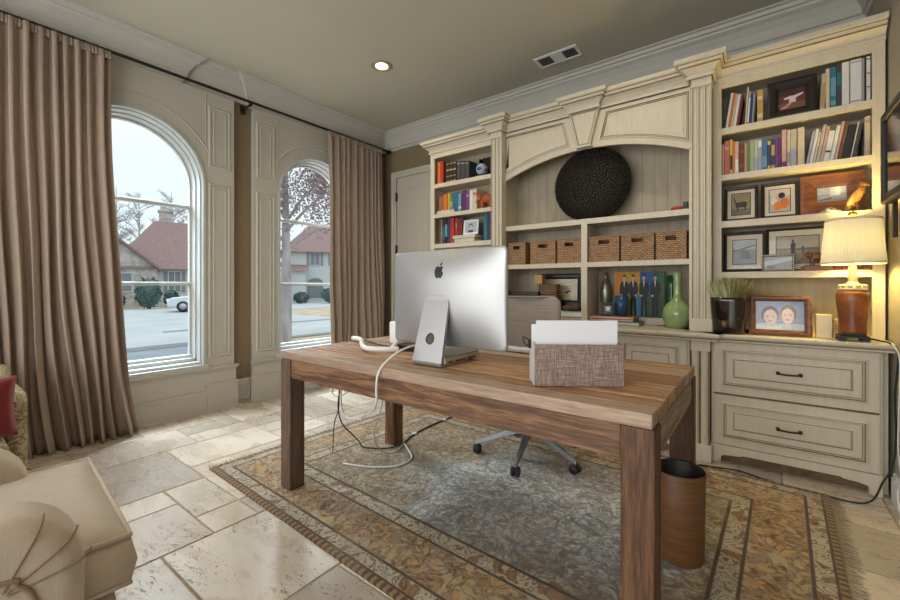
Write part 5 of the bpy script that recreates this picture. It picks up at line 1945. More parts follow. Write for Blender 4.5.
# ------------------------------------------------------------------ ceiling fittings
def can_light(x, y, label, power):
    t = thing('recessed_light', label, 'ceiling light', (x, y, ZC))
    mb = MB()
    mb.lathe([(0.050, 0.0), (0.092, 0.0), (0.092, -0.006), (0.074, -0.012), (0.060, -0.008), (0.050, 0.0)], (x, y, ZC), 40)
    obj('trim_ring', mb, mat('bronze_trim', (0.40, 0.30, 0.20), 0.4, 0.2), t)
    mb = MB()
    mb.lathe([(0, -0.004), (0.050, -0.004), (0.050, -0.001), (0, -0.001)], (x, y, ZC), 32)
    obj('lens', mb, mat_emit('can_lens', (1.0, 0.80, 0.55), 22.0), t)
    d = bpy.data.lights.new('can_beam', 'SPOT')
    d.energy, d.color, d.spot_size, d.spot_blend, d.shadow_soft_size = power, (1.0, 0.82, 0.60), R(140), 0.9, 0.06
    o = bpy.data.objects.new('can_beam', d)
    o.location = (x, y, ZC - 0.02)
    link(o, t)


can_light(-2.65, 2.49, 'small recessed ceiling light with lit round lens', 30)
can_light(-0.75, 2.30, 'added unseen recessed ceiling light above the desk corner near the drawers', 30)  # this and the two below: unseen cans added to brighten the room
can_light(-2.65, 0.55, 'added unseen recessed ceiling light above the armchairs', 25)
can_light(-0.75, 0.45, 'added unseen recessed ceiling light above the open floor near the side wall', 25)
vt = thing('ceiling_vent', 'white rectangular air vent with slats on the ceiling', 'vent', (-1.365, 3.295, ZC))
mb = MB()
vx0, vx1, vy0, vy1 = -1.55, -1.18, 3.20, 3.38
mb.sweep(rect(vx0, vx1, vy0, vy1), [(0.0, 0.0), (0.0, -0.006), (-0.022, -0.009), (-0.026, -0.002), (-0.026, 0.0)], lambda a, b, h: (a, b, ZC + h), closed=True)
mb.box(-1.41, -1.31, vy0 + 0.02, vy1 - 0.02, ZC - 0.008, ZC - 0.002)
obj('frame', mb, M['white'], vt)
mb = MB()
mb.box(vx0 + 0.02, vx1 - 0.02, vy0 + 0.02, vy1 - 0.02, ZC - 0.0015, ZC - 0.0005)
obj('backing', mb, mat('vent_dark', (0.10, 0.095, 0.085), 0.8), vt)
mb = MB()
for a, b in ((vx0 + 0.028, -1.41), (-1.31, vx1 - 0.028)):
    for k in range(9):
        yy = vy0 + 0.034 + k * 0.0142
        mb.poly([(a, yy, ZC - 0.008), (b, yy, ZC - 0.008), (b, yy + 0.008, ZC - 0.002), (a, yy + 0.008, ZC - 0.002)])
obj('slats', mb, mat('grey_slats', (0.40, 0.39, 0.36), 0.5), vt)

# ------------------------------------------------------------------ rug
RA, RB = 1.425, 0.958
RUGZ = 0.012


def mat_rug():
    t = NT('persian_wool')
    sx = t.n('ShaderNodeSeparateXYZ')
    t.put(sx.inputs[0], t.co)
    X, Y = sx.outputs[0], sx.outputs[1]
    dx = t.ma('SUBTRACT', RA, t.ma('ABSOLUTE', X))
    dy = t.ma('SUBTRACT', RB, t.ma('ABSOLUTE', Y))
    d = t.ma('MINIMUM', dx, dy)
    # hand-drawn look: bend the coordinates
    nz = t.n('ShaderNodeTexNoise')
    t.put(nz.inputs['Vector'], t.co)
    nz.inputs['Scale'].default_value = 6.5
    nz.inputs['Detail'].default_value = 3
    vm = t.n('ShaderNodeVectorMath', operation='MULTIPLY_ADD')
    t.put(vm.inputs[0], nz.outputs['Color'])
    vm.inputs[1].default_value = (0.16, 0.16, 0)
    t.put(vm.inputs[2], t.co)
    W = vm.outputs[0]

    def curls(scale, k, wd):
        v = t.voro(scale, W)
        s_ = t.ma('ABSOLUTE', t.ma('SINE', t.ma('MULTIPLY', v.outputs['Distance'], k)))
        return t.rng(s_, wd, wd + 0.22, 1, 0), v.outputs['Color']

    def vines(scale, wd, dist=1.2, off=0.0):
        n = t.noise(scale, t.map((1, 1, 1), None, (0, 0, 0), (off, off * 0.7, 0)), 2.5, 0.55, dist)
        return t.rng(t.ma('ABSOLUTE', t.ma('SUBTRACT', n, 0.5)), wd, wd * 1.9, 1, 0)

    c1, col1 = curls(6.0, 16, 0.22)
    c2, col2 = curls(13, 12, 0.25)
    c3, col3 = curls(24, 9, 0.3)
    v1 = vines(5.5, 0.030, 1.6)
    v2 = vines(15, 0.045, 1.4, 3.1)
    v3 = vines(8, 0.038, 2.0, 7.7)
    chans = []
    for col in (col1, col2, col3):
        sp = t.n('ShaderNodeSeparateColor')
        t.put(sp.inputs[0], col)
        chans.append(sp.outputs[0])
    r1, r2, r3 = chans
    nb = t.noise(7.5, None, 4, 0.6, 1.8)
    BR, OC, TN, RU, GR, CRM = (0.055, 0.03, 0.016), (0.30, 0.18, 0.055), (0.33, 0.25, 0.15), (0.20, 0.085, 0.035), (0.27, 0.285, 0.28), (0.43, 0.38, 0.28)
    # field: tan sides; grey-blue middle mixes wool colour with painted-in window sheen
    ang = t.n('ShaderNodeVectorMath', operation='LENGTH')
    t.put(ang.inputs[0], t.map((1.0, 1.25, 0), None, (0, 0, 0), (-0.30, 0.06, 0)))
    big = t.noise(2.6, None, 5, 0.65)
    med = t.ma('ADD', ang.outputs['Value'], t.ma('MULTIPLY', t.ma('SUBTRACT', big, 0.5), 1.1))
    blue_sheen = t.rng(med, 0.48, 0.82, 1, 0, True)
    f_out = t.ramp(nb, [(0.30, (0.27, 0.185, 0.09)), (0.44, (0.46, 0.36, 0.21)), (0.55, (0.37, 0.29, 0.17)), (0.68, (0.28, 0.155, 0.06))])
    f_blue_sheen = t.ramp(nb, [(0.30, (0.28, 0.275, 0.25)), (0.42, (0.62, 0.64, 0.63)), (0.54, (0.72, 0.72, 0.68)), (0.66, (0.36, 0.29, 0.21))])
    field = t.mix(blue_sheen, f_out, f_blue_sheen)
    field = t.mix(t.ma('MULTIPLY', v1, 0.8), field, t.mix(blue_sheen, (0.13, 0.085, 0.045), (0.17, 0.17, 0.165)))
    field = t.mix(t.ma('MULTIPLY', v3, 0.75), field, t.mix(blue_sheen, (0.47, 0.40, 0.28), (0.62, 0.65, 0.66)))
    field = t.mix(t.ma('MULTIPLY', v2, 0.6), field, t.mix(blue_sheen, (0.14, 0.095, 0.05), (0.19, 0.19, 0.185)))
    field = t.mix(t.ma('MULTIPLY', c1, 0.45), field, t.mix(blue_sheen, (0.16, 0.11, 0.06), (0.20, 0.20, 0.20)))
    dark = t.noise(1.9, t.map((1, 1, 1), None, (0, 0, 0), (4.2, 1.3, 0)), 4, 0.6)
    field = t.mix(t.rng(dark, 0.50, 0.66, 0, 0.45), field, (0.17, 0.13, 0.095))
    # main border
    mbd = t.ramp(nb, [(0.32, (0.16, 0.058, 0.022)), (0.43, (0.32, 0.15, 0.05)), (0.55, (0.48, 0.29, 0.11)), (0.68, (0.22, 0.085, 0.03))])
    mbd = t.mix(t.ma('MULTIPLY', c1, 0.75), mbd, (0.08, 0.04, 0.018))
    mbd = t.mix(t.ma('MULTIPLY', v1, 0.7), mbd, (0.45, 0.35, 0.20))
    mbd = t.mix(t.ma('MULTIPLY', v3, 0.7), mbd, (0.085, 0.042, 0.02))
    mbd = t.mix(t.ma('MULTIPLY', v2, 0.4), mbd, t.mix(t.rng(r2, 0.5, 0.7), (0.40, 0.31, 0.17), (0.33, 0.30, 0.26)))
    # guard stripes
    gd = t.ramp(r3, [(0.0, (0.44, 0.37, 0.24)), (0.4, (0.38, 0.345, 0.27)), (0.7, (0.25, 0.14, 0.055)), (0.88, (0.46, 0.40, 0.30))], True)
    gd = t.mix(t.ma('MULTIPLY', c3, 0.8), gd, (0.085, 0.048, 0.025))

    def band(a, b):
        return t.ma('MULTIPLY', t.rng(d, a - 0.002, a + 0.002), t.rng(d, b - 0.002, b + 0.002, 1, 0))

    # running edge: small teeth
    along = t.n('ShaderNodeMix', data_type='FLOAT')
    t.put(along.inputs[0], t.ma('LESS_THAN', dx, dy))
    t.put(along.inputs[2], X)
    t.put(along.inputs[3], Y)
    tooth = t.ma('GREATER_THAN', t.ma('SINE', t.ma('MULTIPLY', along.outputs[0], 180.0)), 0.0)
    edge = t.mix(tooth, (0.27, 0.16, 0.06), (0.08, 0.045, 0.022))
    c = field
    c = t.mix(band(0.385, 0.40), c, BR)
    c = t.mix(band(0.315, 0.385), c, gd)
    c = t.mix(band(0.302, 0.315), c, BR)
    c = t.mix(band(0.105, 0.302), c, mbd)
    c = t.mix(band(0.092, 0.105), c, BR)
    c = t.mix(band(0.036, 0.092), c, gd)
    c = t.mix(band(0.026, 0.036), c, BR)
    c = t.mix(band(-1, 0.026), c, edge)
    wear = t.noise(3.1, t.map((1, 1, 1), None, (0, 0, 0.6)), 5, 0.65)
    c = t.mix(t.rng(wear, 0.5, 0.72, 0, 0.35), c, (0.36, 0.31, 0.24))
    pile = t.noise(420, None, 2)
    c = t.mix(t.rng(pile, 0.3, 0.7, 0, 0.10), c, (0.05, 0.04, 0.03))
    t.bump(t.ma('ADD', pile, t.ma('MULTIPLY', c2, -0.4)), 0.5, 0.004)
    return t.set(Base_Color=c, Roughness=0.95, Sheen_Weight=0.15)


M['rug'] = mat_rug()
rug = thing('rug', 'large worn oriental rug under the desk, ochre border, grey-blue field with painted-in sheen', 'rug', (-1.175, 1.985, 0), R(-1.9))
mb = MB()
mb.rings(rect(-RA, RA, -RB, RB), [(0, 0.0005, 0), (0.0, RUGZ - 0.004, 0), (0.004, RUGZ, 0)], FZ)
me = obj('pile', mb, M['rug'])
me.parent = rug
mb = MB()
rr = random.Random(2)
for sx in (-1, 1):
    for i in range(240):
        y = -RB + 2 * RB * (i + 0.5) / 240
        L_ = rr.uniform(0.03, 0.062)
        dyy = rr.uniform(-0.02, 0.02)
        p0 = Vector((sx * (RA - 0.004), y, 0.006))
        p1 = p0 + Vector((sx * L_ * 0.5, dyy * 0.3, -0.001))
        p2 = p0 + Vector((sx * L_, dyy, -0.0035))
        mb.t = rr.random()
        for a, b in ((p0, p1), (p1, p2)):
            w = Vector((0, 0.0017, 0))
            mb.poly([a - w, b - w, b + w, a + w])
fr = obj('fringe', mb, mat('rug_fringe', (0.20, 0.16, 0.115), 0.95, var=0.3, sc=50), fix=False)
fr.parent = rug
fr['kind'] = 'stuff'
ZG = RUGZ + 0.0005

# ------------------------------------------------------------------ desk
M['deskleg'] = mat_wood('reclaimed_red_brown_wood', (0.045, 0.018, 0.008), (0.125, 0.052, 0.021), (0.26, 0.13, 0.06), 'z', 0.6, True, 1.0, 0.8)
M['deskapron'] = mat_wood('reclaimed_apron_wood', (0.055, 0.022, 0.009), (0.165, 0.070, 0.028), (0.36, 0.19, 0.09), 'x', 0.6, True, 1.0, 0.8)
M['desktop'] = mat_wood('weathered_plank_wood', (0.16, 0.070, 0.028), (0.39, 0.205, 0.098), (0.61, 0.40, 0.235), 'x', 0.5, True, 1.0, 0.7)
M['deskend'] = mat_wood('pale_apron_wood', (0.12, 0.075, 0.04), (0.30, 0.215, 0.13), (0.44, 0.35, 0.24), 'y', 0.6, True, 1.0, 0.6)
DX0, DX1, DY0, DY1, DZ = -2.072, -0.228, 1.205, 2.075, 0.752
desk = thing('desk', 'long reclaimed wood desk with plank top and square legs on the rug', 'desk', ((DX0 + DX1) / 2, (DY0 + DY1) / 2, ZG))
mb = MB()
rr = random.Random(12)
y = DY0
wds = [0.085, 0.10, 0.12, 0.09, 0.115, 0.10, 0.095, 0.10, 0.065]
k = (DY1 - DY0) / sum(wds)
for q, w in enumerate(wds):
    w *= k
    xs_ = [DX0 + 0.0]
    cut = rr.uniform(0.3, 0.75)
    xs_ += [DX0 + (DX1 - DX0) * cut] if q % 2 else []
    xs_ += [DX1 - 0.002 - rr.random() * 0.004]
    for a, b in zip(xs_, xs_[1:]):
        mb.t = rr.random()
        zz = DZ - rr.random() * 0.0025
        mb.box(a + 0.0012, b - 0.0012, y + 0.0022, y + w - 0.0022, DZ - 0.042, zz)
    y += w
obj('tabletop', mb, M['desktop'], desk, bevel=0.004)
LW = 0.09
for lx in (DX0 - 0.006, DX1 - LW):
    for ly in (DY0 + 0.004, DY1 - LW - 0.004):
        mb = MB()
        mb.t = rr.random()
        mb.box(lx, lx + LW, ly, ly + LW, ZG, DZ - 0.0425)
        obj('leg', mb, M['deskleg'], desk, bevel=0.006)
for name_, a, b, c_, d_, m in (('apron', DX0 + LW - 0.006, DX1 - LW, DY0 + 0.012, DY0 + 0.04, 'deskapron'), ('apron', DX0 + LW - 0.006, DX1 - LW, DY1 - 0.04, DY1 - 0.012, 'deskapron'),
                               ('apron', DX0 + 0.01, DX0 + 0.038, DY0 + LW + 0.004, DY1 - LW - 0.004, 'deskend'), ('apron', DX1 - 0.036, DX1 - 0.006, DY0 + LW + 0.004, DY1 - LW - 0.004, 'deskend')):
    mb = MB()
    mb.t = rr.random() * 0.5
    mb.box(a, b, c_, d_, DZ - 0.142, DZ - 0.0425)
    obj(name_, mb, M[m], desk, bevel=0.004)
ZD = DZ + 0.0006

# computer seen from the back
pc = thing('desktop_computer', 'large silver all-in-one computer seen from the back, with black fruit emblem', 'computer', (-1.15, 1.45, ZD))
YM = 1.475
x0, x1, zb, zt = -1.470, -0.828, 0.826, 1.268
mb = MB()


def rrect(a0, a1, b0, b1, r, n=6):
    P = []
    for cx_, cy_, s_ in ((a1 - r, b0 + r, -pi / 2), (a1 - r, b1 - r, 0), (a0 + r, b1 - r, pi / 2), (a0 + r, b0 + r, pi)):
        P += [(cx_ + r * cos(s_ + pi / 2 * i / n), cy_ + r * sin(s_ + pi / 2 * i / n)) for i in range(n + 1)]
    return P


P = []
for a_, b_ in zip(rrect(x0, x1, zb, zt, 0.022), rrect(x0, x1, zb, zt, 0.022)[1:] + rrect(x0, x1, zb, zt, 0.022)[:1]):
    k_ = max(1, int(math.hypot(b_[0] - a_[0], b_[1] - a_[1]) / 0.02))
    P += [(a_[0] + (b_[0] - a_[0]) * i / k_, a_[1] + (b_[1] - a_[1]) * i / k_) for i in range(k_)]
mb.sm = True
st = [(0.0, -0.006, 0)]
f = lambda a, b, h: (a, YM - h, b)
n = len(P)
cx_, cz_ = (x0 + x1) / 2, (zb + zt) / 2


def bulge(a, b):
    u, v = abs(a - cx_) / ((x1 - x0) / 2), abs(b - cz_) / ((zt - zb) / 2)
    return 0.045 * max(0, 1 - u ** 2.6) * max(0, 1 - v ** 2.6)


prev = None
for q in range(25):
    s_ = 1 - q / 24
    row_ = [mb.v(f(cx_ + (a - cx_) * s_, cz_ + (b - cz_) * s_, bulge(cx_ + (a - cx_) * s_, cz_ + (b - cz_) * s_))) for a, b in P] if s_ > 0 else [mb.v(f(cx_, cz_, bulge(cx_, cz_)))]
    if prev:
        for i in range(n):
            j = (i + 1) % n
            mb.face([prev[i], prev[j], row_[j], row_[i]] if len(row_) > 1 else [prev[i], prev[j], row_[0]])
    else:
        first = row_
    prev = row_
mb.sm = False
back = [mb.v(f(a, b, -0.006)) for a, b in P]
for i in range(n):
    j = (i + 1) % n
    mb.face([back[i], back[j], first[j], first[i]])
mb.face(back[::-1])
obj('housing', mb, M['alu'], pc)
mb = MB()
mb.prism(rect(x0 + 0.012, x1 - 0.012, zb + 0.10, zt - 0.012), f, -0.0075, -0.006)
obj('screen', mb, M['black'], pc)


def on_back(a, b, lift=0.0008):
    return (a, YM - bulge(a, b) - lift, b)


# the emblem: an apple with a bite and a leaf
mb = MB()
ac = (-1.158, 1.165)
half = [(0, -0.80), (0.15, -0.88), (0.32, -0.92), (0.52, -0.80), (0.70, -0.52), (0.80, -0.22)]
bite = [(0.66 - 0.0, -0.12), (0.52, 0.08), (0.50, 0.28), (0.60, 0.47), (0.70, 0.56)]
topr = [(0.56, 0.66), (0.36, 0.72), (0.18, 0.68), (0.0, 0.62)]
left = [(-0.18, 0.68), (-0.36, 0.74), (-0.56, 0.68), (-0.74, 0.50), (-0.84, 0.20), (-0.84, -0.12), (-0.76, -0.44), (-0.60, -0.72), (-0.42, -0.90), (-0.28, -0.92), (-0.12, -0.86)]
k = 0.031
pts = half + bite + topr + left
ctr = mb.v(on_back(ac[0], ac[1]))
V = [mb.v(on_back(ac[0] + a * k, ac[1] + b * k * 1.08)) for a, b in pts]
cv = mb.v(on_back(ac[0] - 0.1 * k, ac[1] - 0.1 * k))
for i in range(len(V)):
    mb.face([V[i], V[(i + 1) % len(V)], cv])
mb.poly([on_back(ac[0] + a * k, ac[1] + b * k * 1.08) for a, b in ((0.0, 0.78), (0.16, 0.80), (0.34, 0.94), (0.42, 1.16), (0.40, 1.28), (0.22, 1.22), (0.06, 1.06))])
obj('emblem', mb, M['black'], pc, fix=False)
# stand: sloping plate with a round cable hole, and its foot
mb = MB()
sw0, sw1 = -1.247, -1.082
ya, za, yb, zb2 = 1.437, 1.045, 1.362, ZD + 0.012
hole = (0.36, 0.026)
L_ = math.hypot(ya - yb, za - zb2)
nrm = Vector((0, -(za - zb2), (ya - yb))).normalized()


def sp_(a, b, h):                        # a across, b up the slope
    u = b / L_
    tp = 1 - 0.16 * u
    return Vector(((sw0 + sw1) / 2 + a * tp, yb + (ya - yb) * u, zb2 + (za - zb2) * u)) + nrm * h


hw = (sw1 - sw0) / 2
N = 32
hz = L_ * hole[0]
H0 = [(hole[1] * cos(2 * pi * i / N), hz + hole[1] * sin(2 * pi * i / N)) for i in range(N)]


def border_pt(a):
    dx_, dy_ = cos(a), sin(a)
    t1 = hw / abs(dx_) if abs(dx_) > 1e-6 else 9
    t2 = ((L_ - hz) if dy_ > 0 else hz) / abs(dy_) if abs(dy_) > 1e-6 else 9
    t_ = min(t1, t2)
    return (dx_ * t_, hz + dy_ * t_)


angs = [2 * pi * i / N for i in range(N)]
O_ = [border_pt(a) for a in angs]
corners = [(hw, L_), (-hw, L_), (-hw, 0), (hw, 0)]
for cpt in corners:
    a = math.atan2(cpt[1] - hz, cpt[0]) % (2 * pi)
    kbest = min(range(N), key=lambda i: abs((angs[i] - a + pi) % (2 * pi) - pi))
    O_[kbest] = cpt
for h in (0.006, -0.006):
    A = [mb.v(sp_(a, b, h)) for a, b in H0]
    B = [mb.v(sp_(a, b, h)) for a, b in O_]
    for i in range(N):
        j = (i + 1) % N
        mb.face([A[i], A[j], B[j], B[i]])
    if h > 0:
        A1_, B1_ = A, B
for i in range(N):
    j = (i + 1) % N
    mb.face([A1_[i], A1_[j], A[j], A[i]])
    mb.face([B1_[i], B1_[j], B[j], B[i]])
obj('stand', mb, M['alu'], pc)
mb = MB()
mb.tube([sp_(0, 0.004, 0), (-1.1645, 1.356, ZD + 0.008), (-1.1645, 1.37, ZD + 0.006)], 0.0, 6) if False else None
mb.prism([(1.352, ZD + 0.016), (1.356, ZD + 0.003), (1.366, ZD), (1.56, ZD), (1.56, ZD + 0.007), (1.374, ZD + 0.009), (1.366, ZD + 0.02)], lambda a, b, h: (h, a, b), sw0, sw1)
obj('foot', mb, M['alu'], pc, bevel=0.001)
mb = MB()
mb.box(-1.222, -1.108, YM - 0.046, YM - 0.030, 1.0, 1.058)
obj('hinge', mb, M['alu'], pc, bevel=0.003)

# drive box lying beside the foot
mb = MB()
mb.box(-1.235, -1.075, 1.378, 1.64, ZD + 0.0105, ZD + 0.036)
db = obj('drive_box', mb, mat('yellowed_plastic', (0.42, 0.36, 0.24), 0.5), bevel=0.003)
tag(db, 'flat yellowish drive box with grey lid on the foot of the computer', 'device')
mb = MB()
mb.box(-1.234, -1.076, 1.379, 1.639, ZD + 0.0362, ZD + 0.041)
obj('lid', mb, M['steel'], db, bevel=0.001)
mb = MB()
for a, b in ((1.40, 1.43), (1.45, 1.53), (1.545, 1.61)):
    mb.box(-1.076, -1.0743, a, b, ZD + 0.014, ZD + 0.021)
obj('port', mb, M['black'], db)

# keyboard at the far edge of the desk
kb = thing('keyboard', 'thin white keyboard at the far edge of the desk before the chair', 'keyboard', (-1.0, 1.95, ZD))
mb = MB()
mb.prism([(1.905, ZD + 0.020), (1.910, ZD + 0.004), (1.92, ZD), (1.932, ZD + 0.004), (2.045, ZD + 0.0005), (2.045, ZD + 0.005), (1.93, ZD + 0.023), (1.915, ZD + 0.026)], lambda a, b, h: (h, a, b), -1.22, -0.79)
obj('body', mb, M['white'], kb)
mb = MB()
for r_ in range(5):
    for c_ in range(14):
        yy = 1.942 + r_ * 0.0195
        zz = ZD + 0.0225 - (yy - 1.93) * 0.155
        mb.box(-1.212 + c_ * 0.0298, -1.212 + c_ * 0.0298 + 0.026, yy, yy + 0.017, zz - 0.004, zz + 0.003)
obj('keys', mb, M['white'], kb)

# white box and adapter, cords on the desk
mb = MB()
mb.box(-1.79, -1.70, 1.74, 1.82, ZD, ZD + 0.135)
wb = obj('power_adapter_box', mb, M['white'], bevel=0.012, seg=3)
tag(wb, 'white rounded box standing on the desk at the edge of the screen', 'device')
mb = MB()
mb.box(-1.7012, -1.699, 1.765, 1.785, ZD + 0.02, ZD + 0.085)
obj('slot', mb, M['black'], wb)
mb = MB()
mb.box(-1.60, -1.43, 1.60, 1.70, ZD, ZD + 0.03)
tag(obj('hub_box', mb, M['black'], bevel=0.005), 'flat black box on the desk behind the computer stand', 'device')
mb = MB()
mb.cyl((-1.545, 1.52, ZD + 0.014), (-1.66, 1.71, ZD + 0.050), 0.013, 14)
tag(obj('cable_plug', mb, M['white'], bevel=0.003), 'white cable plug leaning on the flat black box', 'plug')
mb = MB()
mb.tube([(-2.05, 1.68, ZD + 0.02), (-1.95, 1.66, ZD + 0.02), (-1.80, 1.54, ZD + 0.02), (-1.66, 1.45, ZD + 0.02), (-1.56, 1.47, ZD + 0.02), (-1.50, 1.53, ZD + 0.02)], lambda u: 0.0135, 14)
tag(obj('cable_sleeve', mb, M['cord_white']), 'thick white cable sleeve lying on the desk corner', 'cable')
mb = MB()
mb.tube([(-2.05, 1.68, ZD + 0.02), (-2.06, 1.70, ZD + 0.008), (-2.02, 1.74, ZD + 0.005), (-1.86, 1.68, ZD + 0.005), (-1.68, 1.63, ZD + 0.006), (-1.60, 1.63, ZD + 0.015)], 0.0045, 8)
tag(obj('desk_cable', mb, M['cord_black']), 'black cord lying on the desk beside the thick white sleeve', 'cable')
mb = MB()
mb.tube([(-1.25, 1.50, ZD + 0.05), (-1.26, 1.40, ZD + 0.075), (-1.27, 1.30, ZD + 0.06), (-1.285, 1.225, ZD + 0.016), (-1.292, 1.192, ZD - 0.03), (-1.297, 1.188, 0.66), (-1.31, 1.20, 0.60), (-1.47, 1.32, 0.50), (-1.66, 1.44, 0.42), (-1.80, 1.50, 0.36), (-1.92, 1.52, 0.345), (-2.0, 1.55, 0.42), (-2.02, 1.58, 0.60)], 0.0048, 10)
tag(obj('power_cable', mb, M['cord_white']), 'white power cable looping over the front edge of the desk', 'cable')
mb = MB()
mb.tube([(-2.01, 1.60, 0.62), (-2.05, 1.6, 0.5), (-2.085, 1.6, 0.42), (-2.09, 1.6, 0.33), (-2.05, 1.6, 0.25), (-2.02, 1.66, 0.17), (-2.10, 1.78, 0.07), (-2.13, 1.83, 0.021), (-2.04, 1.87, 0.019), (-1.97, 1.94, 0.019), (-1.956, 2.03, 0.022)], 0.0042, 8)
tag(obj('floor_cable', mb, M['cord_black']), 'black cord drooping from the desk to the rug in a wide loop', 'cable')
mb = MB()
mb.tube([(-1.83, 1.75, 0.61), (-1.84, 1.75, 0.45), (-1.88, 1.75, 0.31), (-1.93, 1.75, 0.19), (-1.93, 1.77, 0.10), (-1.93, 1.85, 0.022), (-1.90, 1.92, 0.02), (-1.95, 2.03, 0.022)], 0.0035, 8)
tag(obj('floor_cable', mb, M['cord_grey']), 'thin grey cord hanging straight from the middle of the desk to the rug', 'cable')
mb = MB()
mb.tube([(-1.96, 1.62, 0.61), (-1.97, 1.6, 0.51), (-2.01, 1.6, 0.45), (-2.09, 1.6, 0.415), (-2.15, 1.6, 0.43), (-2.10, 1.6, 0.52), (-2.02, 1.62, 0.61)], 0.0035, 8)
tag(obj('floor_cable', mb, M['cord_grey']), 'short grey cord loop hanging just under the desk near the window', 'cable')
mb = MB()
mb.tube([(-2.03, 1.56, 0.61), (-2.06, 1.58, 0.5), (-2.085, 1.6, 0.35), (-2.13, 1.6, 0.24), (-2.17, 1.62, 0.10), (-2.20, 1.64, 0.02)], 0.003, 8)
tag(obj('floor_cable', mb, M['cord_black']), 'thin black cord dropping beside the desk leg nearest the window', 'cable')
mb = MB()
mb.tube([(-1.956, 2.04, 0.020), (-2.0, 2.16, 0.019), (-2.03, 2.30, 0.019), (-2.04, 2.49, 0.019), (-2.04, 2.70, 0.019), (-2.04, 2.79, 0.019)], 0.0055, 8)
fb = tag(obj('floor_cable', mb, M['cord_black']), 'dark cable running along the rug behind the desk leg', 'cable')
for q in ((-2.02, 2.22), (-2.04, 2.60)):
    mb = MB()
    mb.box(q[0] - 0.012, q[0] + 0.012, q[1] - 0.018, q[1] + 0.018, 0.0135, 0.0275)
    obj('cable_clip', mb, M['white'], fb, bevel=0.003)
mb = MB()
mb.tube([(-2.03, 1.588, 0.018), (-1.90, 1.637, 0.018), (-1.794, 1.709, 0.018), (-1.735, 1.786, 0.018), (-1.749, 1.896, 0.018), (-1.849, 1.978, 0.018), (-1.94, 2.03, 0.0255)], 0.0058, 8)
tag(obj('floor_cable', mb, M['cord_white']), 'white cable curling on the rug beside the desk leg', 'cable')

# letter box with papers


def mat_tweed():
    t = NT('grey_brown_tweed')
    a = t.noise(1.0, t.map((330, 330, 26)), 2)
    b = t.noise(1.0, t.map((26, 26, 330)), 2)
    f = t.ma('ADD', t.ma('MULTIPLY', a, 0.55), t.ma('MULTIPLY', b, 0.45))
    c = t.ramp(f, [(0.34, (0.17, 0.115, 0.095)), (0.49, (0.26, 0.19, 0.16)), (0.64, (0.44, 0.35, 0.30))])
    t.bump(f, 0.4, 0.002)
    return t.set(Base_Color=c, Roughness=0.95)


M['linen'] = mat_tweed()
lb = thing('letter_box', 'grey-brown linen covered letter box holding papers on the desk', 'letter box', (-0.534, 1.441, ZD), R(35))
Ml = Matrix.Translation(lb.location) @ Matrix.Rotation(R(35), 4, 'Z')
mb = MB()
w2, hB, dB, th = 0.153, 0.145, 0.115, 0.004
for q in ((-w2, w2, -dB / 2, -dB / 2 + th, 0, hB), (-w2, w2, dB / 2 - th, dB / 2, 0, hB), (-w2, w2, -dB / 2 + th, dB / 2 - th, 0, th), (w2 - th, w2, -dB / 2 + th, dB / 2 - th, 0, hB)):
    mb.box(*q, Ml)
obj('body', mb, M['linen'], lb, bevel=0.0012)
mb = MB()
mb.box(-w2, -w2 + th, -dB / 2 + th, dB / 2 - th, 0, hB, Ml)
obj('side_panel', mb, mat('pale_grey_board', (0.50, 0.48, 0.46), 0.8), lb)
for i, (dx_, yy, hh, rz, lab) in enumerate(((0.0, -0.036, 0.222, 0.0, 'white paper sheets standing foremost in the linen letter box'), (0.002, -0.02, 0.218, 0.01, 'second batch of white papers in the linen letter box'), (-0.006, 0.005, 0.205, -0.02, 'slanting white papers farther back in the linen letter box'), (-0.002, 0.028, 0.17, 0.0, 'short white envelope at the back of the linen letter box'))):
    mb = MB()
    for q in range(3):
        mb.box(-0.145 + 0.0012 * q, 0.136 + 0.0012 * q, -0.0012 + q * 0.0022, 0.0004 + q * 0.0022, 0, hh - 0.0025 * q)
    Mp = Ml @ Matrix.Translation((dx_, yy, th + 0.0006 + (0.147 * abs(sin(rz))))) @ Matrix.Rotation(rz, 4, 'Y') @ Matrix.Rotation(0.02, 4, 'X')
    bmesh.ops.transform(mb.bm, matrix=Mp, verts=mb.bm.verts[:])
    tag(obj('paper_stack', mb, M['paper']), lab, 'paper', 'papers in the letter box')
mb = MB()
mb.box(-0.1625, -0.1535, 0.012, 0.03, 0.122, 0.152, Ml)
mb.tube([Ml @ Vector((-0.160, 0.02, 0.15)), Ml @ Vector((-0.182, 0.02, 0.162)), Ml @ Vector((-0.176, 0.02, 0.138)), Ml @ Vector((-0.16, 0.02, 0.128))], 0.0022, 6)
tag(obj('binder_clip', mb, M['black']), 'small black binder clip on the edge of the letter box', 'clip')

